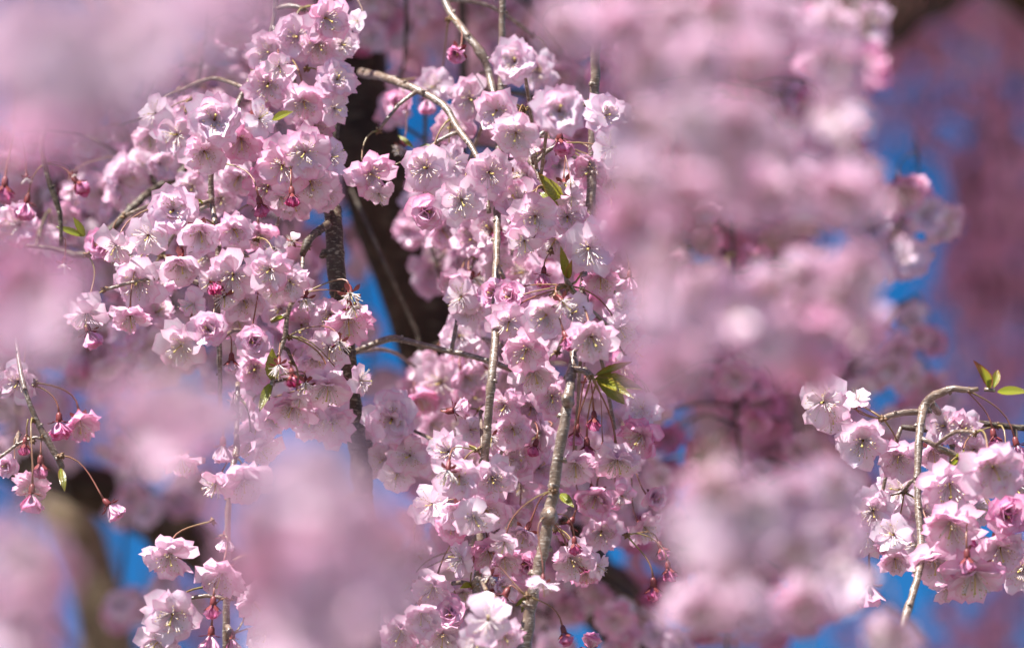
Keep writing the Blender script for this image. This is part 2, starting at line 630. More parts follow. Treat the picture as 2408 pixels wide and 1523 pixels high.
def stalk_pts(a, da, b, db, n=7):
    """bezier from a leaving along da to b arriving along db"""
    L = (b - a).length
    c1 = a + da * L * 0.40
    c2 = b - db * L * 0.40
    return [a * (1 - t) ** 3 + c1 * 3 * t * (1 - t) ** 2 + c2 * 3 * t * t * (1 - t) + b * t ** 3 for t in [i / (n - 1) for i in range(n)]]


KINDS_DEF = ['open', 'open', 'cup', 'open', 'pompon', 'cup', 'open']
NSEED = {'open': 10, 'cup': 9, 'pompon': 3, 'rose': 2, 'fly': 3, 'bell': 2, 'bud': 2, 'spent': 2}
PINK = {'open': 0.02, 'cup': 0.04, 'pompon': 0.02, 'rose': 0.26, 'fly': -0.05, 'bell': 0.28, 'bud': 0.56, 'spent': -0.05}
NODE_COUNT = [0]


class Branch:
    """one hanging, flowering branch: twigs + flowers (+ leaves, bud scales) as one thing"""

    def __init__(self, name, label, d, mat=None, group=None, seed=1, cat='branch'):
        self.root = link(name, None)
        tag(self.root, label, cat, group)
        self.d, self.mat = d, mat or M_TWIG
        self.rng = random.Random(seed)
        self.axis_pts = []                # (Vector, radius) along all twigs
        self.spurs = MB()
        self.fl = []
        self.soft_stalks = MB()
        self.placed = False
        self.root.empty_display_size = 0.02
        self.npet = 0

    def base(self, p):
        if not self.placed:
            self.root.location = p
            self.inv = Matrix.Translation(-p)
            self.placed = True

    def twig(self, pts, name='twig', mat=None, knots=0.10, sides=9, step=0.006, anchor=True, scars=True):
        w = []
        for q in pts:
            u, v, wd = q[:3]
            d = self.d + (q[3] if len(q) > 3 else 0.0)
            w.append((P(u, v, d), wd * px(d) / 2))
        self.base(w[0][0])
        mb = MB()
        f = twig_geo(mb, w, sides, step, knots, self.rng)
        if scars:
            acc, nxt = 0.0, 0.012
            for i in range(2, len(f) - 2):
                acc += (f[i][0] - f[i - 1][0]).length
                if acc > nxt:
                    acc, nxt = 0.0, self.rng.uniform(.012, .030)
                    tg = (f[i + 1][0] - f[i - 1][0]).normalized()
                    sd = Vector((self.rng.gauss(0, 1), self.rng.gauss(-.6, 1), self.rng.gauss(0, .4)))
                    sd = (sd - tg * sd.dot(tg)).normalized()
                    r = max(f[i][1], .0012)
                    q = f[i][0]
                    mb.add(*tube_geo([q + sd * r * .5, q + sd * r * 1.25 - tg * r * .1, q + sd * r * 1.6 + tg * r * .35], [r * .75, r * .5, r * .2], 6, True, self.rng.random()), 0)
                    mb.add(*tube_geo([q - tg * r * .25, q, q + tg * r * .25], [r * 1.0, r * 1.13, r * 1.0], 9, False, self.rng.random()), 0)
        o = link(name, mb.mesh(name, [mat or self.mat]), self.root, None, self.inv)
        if anchor:
            self.axis_pts += f
        return o

    def nearest(self, p):
        return min(self.axis_pts, key=lambda q: (q[0] - p).length_squared)

    def add(self, u, v, dia=108, kind=None, face=None, dd=None, pink=None, node=None, roll=None, split=None):
        rng = self.rng
        kind = kind or rng.choice(KINDS_DEF)
        d = self.d + (rng.gauss(0, 0.025) if dd is None else dd)
        if face is not None and kind in ('open', 'cup'):
            face = (face[0], face[1] - .28)
        if face is None:
            if kind in ('bud', 'bell', 'spent'):
                face = (rng.gauss(0, .35), -1.6 + rng.gauss(0, .3))
            else:
                face = (rng.gauss(0.0, .45), rng.gauss(-.42, .42))
        ax = (-FWD * (0.25 if kind in ('bud', 'bell') else 1.0) + RGT * face[0] + UPV * face[1]).normalized()
        dia = dia * rng.uniform(.9, 1.1)
        size = {'bud': 50.0, 'bell': 72.0, 'cup': 98.0, 'rose': 94.0}.get(kind, 108.0) / 1.08
        sc_ = dia * px(d) / (size * px(DF)) * 1.0
        pos = P(u, v, d) - ax * 0.004 * sc_
        pk = PINK[kind] + rng.gauss(-0.02, 0.075) + (pink or 0.0)
        self.fl.append(dict(pos=pos, ax=ax, sc=sc_, kind=kind, seed=rng.randrange(NSEED[kind]), pink=max(-0.15, pk), node=node, d=d, roll=roll, split=split, uv=(u, v)))

    def many(self, items, **kw):
        for it in items:
            it = tuple(it)
            self.add(*it[:3], **{**kw, **(it[3] if len(it) > 3 else {})})

    # ---- umbels: flowers share nodes; each node sits on a twig or on a short spur from it
    def nodes(self, per=4, reach=0.030, up=0.020, back=0.012):
        left = [f for f in self.fl if not isinstance(f['node'], Vector)]
        for f in left:
            if f['node'] is not None:
                u, v = f['node'][:2]
                f['node'] = P(u, v, self.d + (f['node'][2] if len(f['node']) > 2 else 0.0))
        left = [f for f in self.fl if f['node'] is None]
        while left:
            a = left.pop(0)
            grp = [a]
            left.sort(key=lambda q: (q['pos'] - a['pos']).length)
            while left and len(grp) < per and (left[0]['pos'] - a['pos']).length < 0.045:
                grp.append(left.pop(0))
            c = sum((g['pos'] - g['ax'] * 0.009 for g in grp), Vector()) / len(grp)
            target = c + Vector((0, 0, up)) + FWD * back
            p, r = self.nearest(target)
            if (p - target).length < reach:
                nd = p
            else:
                nd = p + (target - p) * (1 - 0.4 * reach / (p - target).length)
                mid = (p + nd) / 2 + Vector((0, 0, 0.10 * (nd - p).length))
                twig_geo(self.spurs, [(p, min(r * .8, 0.0016)), (mid, 0.0013), (nd, 0.0011)], 6, 0.008, 0.12, self.rng)
            for g in grp:
                g['node'] = nd

    def build(self, sharp=True, lod=1, per=4, reach=0.03, max_petals=290):
        if not self.fl:
            return self
        self.nodes(per, reach)
        rng = self.rng
        if sharp:
            base = [f for f in self.fl if f['kind'] in ('open', 'cup')]
            for k in range(min(4, len(base) // 5)):
                b = rng.choice(base)
                kd = rng.choice(['bud', 'bud', 'bell', 'spent'])
                ax = (Vector((rng.gauss(0, .35), rng.gauss(-.5, .3), -1))).normalized()
                sc_ = rng.uniform(.75, .95)
                pos = b['node'] + Vector((rng.gauss(0, .012), -.030 + rng.gauss(0, .006), -.028 + rng.gauss(0, .008)))
                self.fl.append(dict(pos=pos, ax=ax, sc=sc_, kind=kd, seed=rng.randrange(NSEED[kd]), pink=PINK[kd] + rng.gauss(0, .08), node=b['node'], d=b['d'], roll=None, split=None, uv=(0, 0)))
        order = sorted(self.fl, key=lambda f: abs(f['d'] - DF) - f['sc'] * 0.02)
        quota = set()
        if sharp:
            for f in order:
                if f['kind'] in ('spent',) or f['split'] is False:
                    continue
                n = len(split_meshes(f['kind'], f['seed'])['petal'])
                if self.npet + n <= max_petals:
                    quota.add(id(f)); self.npet += n
        done_nodes = []
        for f in self.fl:
            ax, s, pos = f['ax'], f['sc'], f['pos']
            mw = Matrix.Translation(pos) @ orient(ax, rng, f['roll']) @ Matrix.Diagonal((s, s, s, 1))
            colr = (f['pink'], 0, 0, 1)
            name = {'bud': 'flower_bud', 'spent': 'spent_flower'}.get(f['kind'], 'flower')
            tip = pos - ax * (0.0083 if f['kind'] not in ('bud', 'bell') else 0.0060) * s
            nd = f['node']
            out = (tip - nd)
            side = Vector((out.x, out.y, 0))
            da = (side.normalized() * 0.8 if side.length > 1e-4 else Vector((0, 0, -1))) + Vector((0, 0, 0.25 - min(0.6, max(-.2, -out.z * 18)))) + Vector((rng.gauss(0, .2), rng.gauss(0, .2), rng.gauss(0, .2)))
            sp = stalk_pts(nd, da.normalized(), tip, (ax * 0.7 + Vector((0, 0, -.3))).normalized(), 8 if sharp else 5)
            r = 0.00052 * min(1.25, s)
            rr = [r * (1.25 - 0.35 * math.sin(math.pi * i / (len(sp) - 1))) for i in range(len(sp))]
            rr[-1] *= 1.35
            if sharp:
                T = split_meshes(f['kind'], f['seed'])
                fo = link(name, None, self.root, mw, self.inv)
                fo.empty_display_size = 0.005
                if id(f) in quota:
                    for me in T['petal']:
                        o = link('petal', me, fo); o.color = colr
                elif T['corolla']:
                    o = link('corolla', T['corolla'], fo); o.color = colr
                if T['stamens']:
                    link('stamen_cluster', T['stamens'], fo)
                    link('pistil', T['pistil'], fo)
                link('calyx', T['calyx'], fo)
                mb = MB(); mb.add(*tube_geo(sp, rr, 5, True, rng.random()), 0)
                o = link('stalk', mb.mesh('stalk', [M_STEM]), fo)
                o.matrix_parent_inverse = mw.inverted()
            else:
                fo = link(name, joined_mesh(f['kind'], f['seed'], lod), self.root, mw, self.inv)
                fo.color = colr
                self.soft_stalks.add(*tube_geo(sp, rr, 4, False, rng.random()), 0)
            if sharp and not any((nd - q).length < 0.006 for q in done_nodes):
                done_nodes.append(nd.copy())
                mb = MB()
                for k in range(7):
                    dv = Vector((rng.gauss(0, 1), rng.gauss(0, 1), rng.gauss(-.3, 1))).normalized()
                    mb.add(*ball_geo(nd + dv * 0.0012, 0.0013, 1.9, dv), 0)
                link('bud_scales', mb.mesh('bud_scales', [M_SCALE]), self.root, None, self.inv)
        if self.soft_stalks.n:
            tag(link('stalks', self.soft_stalks.mesh('stalks', [M_STEM]), self.root, None, self.inv), kind='stuff')
        if self.spurs.n:
            tag(link('side_twigs', self.spurs.mesh('side_twigs', [self.mat]), self.root, None, self.inv), kind='stuff')
        return self

    def leaf(self, u0, v0, u1, v1, w, dd0=0.0, dd1=0.0, fold=0.5, curl=0.25, red=0.1, tilt=0.0):
        """a young leaf from base to tip; w = full width in photo units"""
        a, b = P(u0, v0, self.d + dd0), P(u1, v1, self.d + dd1)
        ax = (b - a)
        L = ax.length
        ax.normalize()
        nrm = (-FWD + RGT * tilt + Vector((0, 0, .35)))
        nrm = (nrm - ax * nrm.dot(ax)).normalized()
        lat = ax.cross(nrm)
        ns, nw = 13, 7
        V, C = [], []
        W = 0.82 * w * px(self.d) / 2
        red = red + 0.22
        for i in range(ns):
            s = i / (ns - 1)
            hw = W * (math.sin(math.pi * s ** 0.85) ** 0.9 if 0 < s < 1 else 0.03)
            if i % 2 and 0 < s < 1:
                hw *= 1.09
            for j in range(nw):
                t = -1 + 2 * j / (nw - 1)
                p = a + ax * (L * s - hw * 0.12 * abs(t)) + lat * (t * hw) + nrm * (abs(t) * hw * fold + curl * L * (s - s * s) - curl * 0.8 * L * max(0, s - .6) ** 2)
                V.append(tuple(p)); C.append((s, abs(t), 0, 1))
        mb = MB(); mb.add(V, grid_faces(ns, nw), C, 0)
        o = link('leaf', mb.mesh('leaf', [M_LEAF]), self.root, None, self.inv)
        o.color = (red, 0, 0, 1)
        return o



# ------------------------------------------------------------------ setting
def ground():
    n = 40
    V, C = [], []
    for i in range(n):
        for j in range(n):
            x = (i / (n - 1) - .5); y = (j / (n - 1) - .5)
            x, y = x * abs(x) * 3200, y * abs(y) * 3200
            V.append((x, y, 0.06 * math.sin(x * .7) * math.cos(y * .5) if abs(x) < 40 and abs(y) < 40 else 0)); C.append((0, 0, 0, 1))
    mb = MB(); mb.add(V, grid_faces(n, n), C)
    o = link('ground', mb.mesh('ground', [M_GROUND]))
    tag(o, 'bare soil strewn with fallen petals under the cherry trees', 'ground', kind='structure')


ground()

# ------------------------------------------------------------------ the tree that the shoots hang from
def limb_path(mb, pts, sides=14, mat=0):
    return twig_geo(mb, pts, sides, 0.03, 0.04, R, mat)


def ip(u, v, d, wd):
    return (P(u, v, d), wd * px(d) / 2)


tree = link('cherry_tree', None)
tree.location = (0.72, 3.7, 0)
tag(tree, 'big weeping cherry with thick dark brown limbs behind the blossom', 'tree')
TINV = Matrix.Translation(-Vector((0.72, 3.7, 0)))


def tree_part(name, pts, mat, kind=None):
    mb = MB()
    limb_path(mb, pts)
    return link(name, mb.mesh(name, [mat]), tree, None, TINV)


fork = Vector((0.62, 3.6, 1.75))
tree_part('trunk', [(Vector((0.72, 3.72, -0.05)), .20), (Vector((0.70, 3.7, 0.3)), .14), (Vector((0.66, 3.66, 1.0)), .12), (fork, .10), (Vector((0.60, 3.62, 2.0)), .07)], M_LIMB)
tree_part('limb', [(fork, .06), ip(1560, 1640, 3.2, 150), ip(1440, 1440, 3.1, 135), ip(1330, 1280, 3.05, 140), ip(1190, 1080, 3.0, 165), ip(1060, 880, 3.0, 172),
                   ip(985, 720, 3.0, 172), ip(912, 510, 3.0, 172), ip(862, 320, 3.0, 165), ip(825, 130, 3.05, 140), ip(790, -60, 3.1, 115), ip(700, -420, 3.3, 110), ip(560, -900, 3.6, 95), ip(300, -1500, 4.0, 70)], M_LIMB)
tree_part('limb', [(fork + Vector((-.03, 0, .05)), .055), ip(1200, 1750, 3.6, 120), ip(900, 1540, 3.6, 110), ip(640, 1400, 3.5, 120), ip(450, 1275, 3.5, 118), ip(300, 1180, 3.5, 112), ip(150, 1125, 3.5, 100), ip(-40, 1050, 3.5, 70), ip(-300, 700, 3.5, 60), ip(-500, 0, 3.5, 45)], M_LIMB)
tree_part('limb', [(fork + Vector((.02, 0, .05)), .055), ip(2300, 2000, 4.0, 120), ip(3100, 1500, 4.4, 110), ip(3000, 800, 4.5, 100), ip(2700, 300, 4.5, 95), ip(2350, -80, 4.4, 130), ip(2200, -20, 4.2, 125), ip(2095, 50, 4.1, 105), ip(1980, 150, 4.0, 62), ip(1850, 260, 4.0, 50), ip(1650, 330, 4.0, 30)], M_LIMB)
tree_part('mossy_limb', [(fork + Vector((-.05, .05, .0)), .06), ip(600, 2050, 4.4, 120), ip(300, 1700, 4.4, 118), ip(255, 1500, 4.4, 140), ip(225, 1380, 4.4, 130), ip(185, 1270, 4.4, 118), ip(120, 1150, 4.4, 100), ip(20, 900, 4.5, 76), ip(-200, 500, 4.6, 60)], M_LIMBP)

HOLES = [(905, 150, 55, 40), (1045, 90, 40, 60), (1065, 190, 30, 60), (1020, 285, 60, 45), (950, 385, 45, 80), (612, 345, 30, 25), (870, 650, 45, 90), (885, 840, 55, 90), (865, 950, 40, 100),
         (390, 440, 30, 20), (745, 545, 45, 55), (120, 880, 60, 50), (170, 950, 40, 40), (190, 1080, 50, 40), (390, 1155, 60, 55), (310, 1290, 60, 60), (350, 1340, 50, 50), (70, 1262, 30, 40), (157, 1455, 40, 60),
         (567, 1480, 50, 60), (1870, 70, 35, 60), (1990, 565, 110, 35), (2125, 700, 70, 75), (2106, 325, 85, 90), (2216, 350, 55, 70), (2195, 440, 50, 75), (2345, 150, 110, 75), (2270, 95, 60, 50), (2390, 210, 60, 90),
         (2256, 817, 90, 65), (2199, 890, 60, 40), (2209, 567, 40, 60), (2085, 1445, 120, 50), (2356, 1450, 90, 60), (2395, 1370, 50, 60), (2129, 1205, 30, 25), (860, 1040, 40, 60), (1240, 1150, 40, 30), (1440, 1350, 50, 90), (1390, 1490, 60, 40),
         (830, 240, 50, 120), (870, 450, 60, 120), (960, 690, 55, 90), (1000, 800, 50, 60), (440, 1250, 80, 60), (240, 1150, 90, 70), (230, 1400, 70, 130), (800, 640, 60, 160), (830, 850, 60, 160)]


def in_hole(u, v, g=1.0):
    return any(((u - a) / (c * g)) ** 2 + ((v - b) / (e * g)) ** 2 < 1 for a, b, c, e in HOLES)


# ------------------------------------------------------------------ sharp branches
C_CENTRE = 'flowering shoots in focus'

B = Branch('cherry_branch', 'thick shiny brown twig with a dense pale cluster and a tuft of folded young leaves', DF, seed=11)
B.twig([(1392, -260, 20, .04), (1400, 100, 22, .05), (1392, 420, 23, .05), (1380, 600, 24, .04), (1368, 730, 25, .0), (1347, 855, 23, -.03), (1335, 950, 25, -.05), (1312, 1080, 27, -.055), (1291, 1220, 28, -.055), (1268, 1335, 29, -.055), (1245, 1440, 29, -.055), (1228, 1580, 30, -.055)], knots=.05, sides=12, step=.004)
B.twig([(1377, 720, 14, .02), (1352, 690, 14, -.005), (1338, 672, 16, -.015), (1330, 650, 9, -.02)], name='spur')
B.twig([(1350, 868, 16, -.035), (1375, 872, 18, -.04), (1392, 885, 15, -.045)], name='spur')
B.twig([(1336, 947, 32, -.05), (1333, 937, 28, -.062), (1330, 934, 16, -.068)], name='spur')
B.twig([(1290, 1215, 36, -.055), (1292, 1207, 36, -.066), (1296, 1214, 20, -.074)], name='spur')
nA, nB, nC, nD, nE, nF = (1338, 672, -.015), (1390, 884, -.045), (1291, 1210, -.066), (1300, 1152, -.062), (1240, 1400, -.062), (1250, 1480, -.06)
B.many([
    (1282, 745, 118, dict(kind='open', face=(-.15, -.05), dd=-.045, node=nA, pink=-.06)),
    (1348, 738, 108, dict(kind='open', face=(.25, .25), dd=-.035, node=nA)),
    (1392, 800, 118, dict(kind='cup', face=(.1, -.35), dd=-.06, node=nA)),
    (1464, 778, 92, dict(kind='cup', face=(.55, -.5), dd=-.01, node=nA)),
    (1387, 586, 120, dict(kind='open', face=(.05, .1), dd=-.02, node=nA, pink=-.03)),
    (1414, 660, 88, dict(kind='cup', face=(.2, -.9), dd=.0, pink=.05)),
    (1481, 662, 52, dict(kind='bell', face=(.05, -2.2), dd=.0, node=(1468, 560))),
    (1277, 655, 52, dict(kind='bell', face=(-.15, -1.7), dd=.02, node=(1296, 590, .02), pink=.1)),
    (1197, 695, 86, dict(kind='rose', face=(-.35, .15), dd=-.01, node=nA, pink=.02)),
    (1160, 690, 78, dict(kind='rose', face=(-.8, .0), dd=.01, node=nA)),
    (1195, 762, 104, dict(kind='open', face=(-.15, -.15), dd=-.015, node=nA, pink=.10)),
    (1238, 826, 112, dict(kind='cup', face=(-.1, -.3), dd=-.03, node=nA, pink=.10)),
    (1258, 884, 100, dict(kind='cup', face=(.05, -.75), dd=-.01, node=nA, pink=.08)),
    (1300, 935, 96, dict(kind='open', face=(.1, .05), dd=.03)),
    (1354, 1098, 102, dict(kind='cup', face=(.1, -.55), dd=-.01, node=nB)),
    (1451, 1093, 118, dict(kind='open', face=(.05, -1.0), dd=-.02, node=nB)),
    (1400, 1175, 98, dict(kind='cup', face=(-.1, -.3), dd=.04, pink=.10)),
    (1466, 1170, 80, dict(kind='fly', face=(.5, -.5), dd=.05, pink=.12)),
    (1416, 1253, 108, dict(kind='open', face=(.1, .0), dd=.06, pink=.08)),
    (1520, 1245, 82, dict(kind='cup', face=(.7, -.4), dd=.06, pink=.10)),
    (1541, 1172, 74, dict(kind='rose', face=(.7, -.3), dd=.05)),
    (1231, 1258, 98, dict(kind='cup', face=(-.5, -.55), dd=-.01, node=nD)),
    (1347, 1320, 112, dict(kind='cup', face=(.25, -.3), dd=-.015, node=nC)),
    (1412, 1332, 70, dict(kind='fly', face=(1.2, -.4), dd=.0, node=nC, pink=-.05)),
    (1380, 1352, 70, dict(kind='cup', face=(.2, -1.3), dd=.02)),
    (1237, 1328, 92, dict(kind='rose', face=(-.2, -.2), dd=.01, pink=-.05)),
    (1276, 1382, 76, dict(kind='fly', face=(-.1, -2.4), dd=-.085, node=nC, pink=-.02)),
    (1398, 996, 40, dict(kind='bud', face=(.1, -1.7), dd=-.005, node=nB)),
    (1353, 1030, 40, dict(kind='bud', face=(-.3, -1.7), dd=.02, node=nB)),
    (1380, 1062, 40, dict(kind='bud', face=(0, -1.7), dd=.02, node=nB, pink=.2)),
    (1537, 1395, 44, dict(kind='bud', face=(.05, -1.9), dd=.03, node=(1474, 1257, .03), pink=-.05)),
    (1574, 1350, 40, dict(kind='bud', face=(.2, -1.6), dd=.03, node=(1474, 1257, .03))),
    (1560, 1300, 40, dict(kind='bud', face=(.5, -1.2), dd=.04, node=(1474, 1257, .03))),
    (1468, 860, 84, dict(kind='open', dd=.07, pink=.14)),
    (1502, 830, 84, dict(kind='cup', face=(.5, .1), dd=.06, pink=.08)),
    (1390, 905, 70, dict(kind='cup', dd=.10, pink=.05)),
    (1508, 960, 96, dict(kind='open', dd=.05)),
    (1500, 1030, 96, dict(kind='cup', dd=.04, pink=.05)),
    (1330, 1245, 60, dict(kind='bell', dd=.05)),
    (1184, 1282, 74, dict(kind='fly', face=(-.3, -1.2), dd=-.05, node=nD, pink=-.02)),
    (1352, 1290, 40, dict(kind='bud', face=(.1, -1.6), dd=-.03, node=nC, pink=.05)),
    (1420, 1060, 42, dict(kind='bell', face=(.2, -1.6), dd=-.02, node=nB, pink=.1)),
    (1150, 1360, 70, dict(kind='spent', face=(-.5, -1.0), dd=-.06, node=nE)),
    (1330, 1500, 44, dict(kind='bud', face=(.4, -1.5), dd=-.05, node=nE, pink=-.05)),
    (1180, 1415, 64, dict(kind='bell', face=(-.6, -1.2), dd=-.06, node=nE, pink=-.1)),
    (1390, 1512, 64, dict(kind='bell', face=(.1, .9), dd=.0, node=(1330, 1560))),
    (1460, 720, 84, dict(kind='open', dd=.06, pink=.05)),
    (1300, 1180, 90, dict(kind='open', dd=.08, pink=.06)),
])
B.leaf(1334, 655, 1318, 578, 26, -.02, -.03, .8, .1, .1)
B.leaf(1336, 655, 1345, 610, 18, -.02, -.035, .8, .1, .7)
B.leaf(1400, 882, 1488, 850, 22, -.02, -.03, .9, -.1, .35)
B.leaf(1400, 888, 1512, 915, 40, -.02, -.03, .8, .12, .15)
B.leaf(1402, 892, 1470, 950, 44, -.02, -.01, .7, .2, .05)
B.leaf(1400, 890, 1490, 935, 30, -.02, -.045, .9, .15, .25)
B.leaf(1317, 1160, 1350, 1192, 26, -.01, -.02, .3, .1, .0)
B.leaf(1243, 1405, 1226, 1440, 22, -.02, -.03, .7, .1, .1)
B.leaf(1240, 1405, 1212, 1425, 16, -.02, -.03, .7, .1, .2)
B.leaf(1248, 1478, 1218, 1488, 20, -.02, -.03, .7, .1, .1)
B.build()

B = Branch('cherry_branch', 'slim grey twig with horizontal rings and white blossoms along its lower end', DF + .005, seed=21)
B.twig([(1185, -250, 16, .09), (1180, 150, 16, .09), (1172, 420, 17, .07), (1168, 590, 17, .03), (1166, 660, 18, .01), (1165, 790, 19, -.02), (1157, 880, 19, -.035), (1150, 960, 20, -.035), (1141, 1070, 20, -.03), (1136, 1180, 20), (1128, 1300, 20), (1121, 1400, 20), (1116, 1600, 20)], knots=.06, step=.004)
B.twig([(1142, 1052, 12, -.03), (1125, 1057, 13, -.033)], name='spur')
B.twig([(1124, 1370, 12), (1110, 1374, 14, -.008)], name='spur')
n1, n2 = (1124, 1057, -.033), (1110, 1374, -.008)
B.many([
    (1050, 1062, 106, dict(kind='open', face=(-.3, .25), dd=-.02, node=n1, pink=-.05)),
    (1078, 1124, 120, dict(kind='open', face=(-.05, .0), dd=-.05, node=n1, pink=-.09)),
    (1160, 1130, 110, dict(kind='cup', face=(.15, -.1), dd=-.03, node=n1)),
    (1012, 1184, 96, dict(kind='fly', face=(-.3, .1), dd=-.01, pink=-.06)),
    (1076, 1206, 96, dict(kind='cup', face=(-.1, -.4), dd=-.03)),
    (1142, 1204, 106, dict(kind='cup', face=(.2, -.3), dd=-.02)),
    (1062, 1240, 84, dict(kind='rose', face=(-.1, -.8), dd=-.02, pink=-.02)),
    (1118, 1222, 96, dict(kind='fly', face=(.3, -.4), dd=-.06, pink=.06)),
    (1074, 1312, 104, dict(kind='fly', face=(-1.3, -.1), dd=-.02, node=n2, pink=-.04)),
    (1016, 1384, 98, dict(kind='cup', face=(-.3, -.45), dd=.0)),
    (1150, 1304, 100, dict(kind='cup', face=(.1, -.3), dd=-.01, pink=.05)),
    (1188, 1320, 88, dict(kind='cup', face=(.3, -.8), dd=-.03)),
    (962, 1074, 106, dict(kind='open', face=(-.1, .05), dd=.05, pink=.04)),
    (895, 1085, 100, dict(kind='open', face=(-.3, .1), dd=.08, pink=.06)),
    (920, 985, 126, dict(kind='pompon', face=(-.05, .0), dd=.05, pink=-.01)),
    (930, 1120, 90, dict(kind='fly', face=(-.2, -.4), dd=.06)),
    (992, 1450, 98, dict(kind='cup', face=(.15, -.3), dd=-.02, pink=.06)),
    (1058, 1440, 92, dict(kind='rose', face=(-.3, .1), dd=.0, pink=-.06)),
    (940, 1488, 88, dict(kind='cup', face=(-.3, -.3), dd=-.01)),
    (1040, 1500, 96, dict(kind='cup', face=(0, -.4), dd=.0)),
    (1148, 1456, 118, dict(kind='fly', face=(.0, .1), dd=-.14, pink=-.08)),
    (1120, 1512, 100, dict(kind='fly', face=(-.2, -.5), dd=-.12, pink=-.06)),
    (1186, 1500, 100, dict(kind='open', face=(.3, -.3), dd=-.10, pink=-.02)),
    (1205, 1012, 106, dict(kind='open', face=(0, 0), dd=.03)),
    (1184, 955, 98, dict(kind='cup', dd=.04, pink=.06)),
    (1246, 962, 92, dict(kind='open', dd=.05, pink=.04)),
    (1262, 1022, 96, dict(kind='cup', dd=.05, pink=.07)),
    (1220, 1078, 98, dict(kind='open', dd=.05, pink=.08)),
    (1270, 1098, 90, dict(kind='cup', dd=.07, pink=.10)),
    (1185, 1080, 90, dict(kind='cup', dd=.05)),
    (1222, 1146, 84, dict(kind='open', dd=.10, pink=.08)),
    (1110, 1010, 84, dict(kind='fly', dd=.06)),
    (1080, 962, 56, dict(kind='bell', face=(.9, .2), dd=.04, pink=-.2)),
    (1205, 1225, 90, dict(kind='open', dd=.06, pink=.05)),
    (1180, 1380, 96, dict(kind='cup', dd=.07, pink=.10)),
    (1090, 1400, 90, dict(kind='open', dd=.06)),
    (960, 1380, 90, dict(kind='open', dd=.07, pink=.04)),
    (985, 1310, 80, dict(kind='open', dd=.10, pink=.04)),
])
B.leaf(1122, 1058, 1102, 1050, 14, -.01, -.02, .5, .1, .5)
B.leaf(1108, 1374, 1082, 1382, 20, -.01, -.02, .5, .1, .0)
B.build()

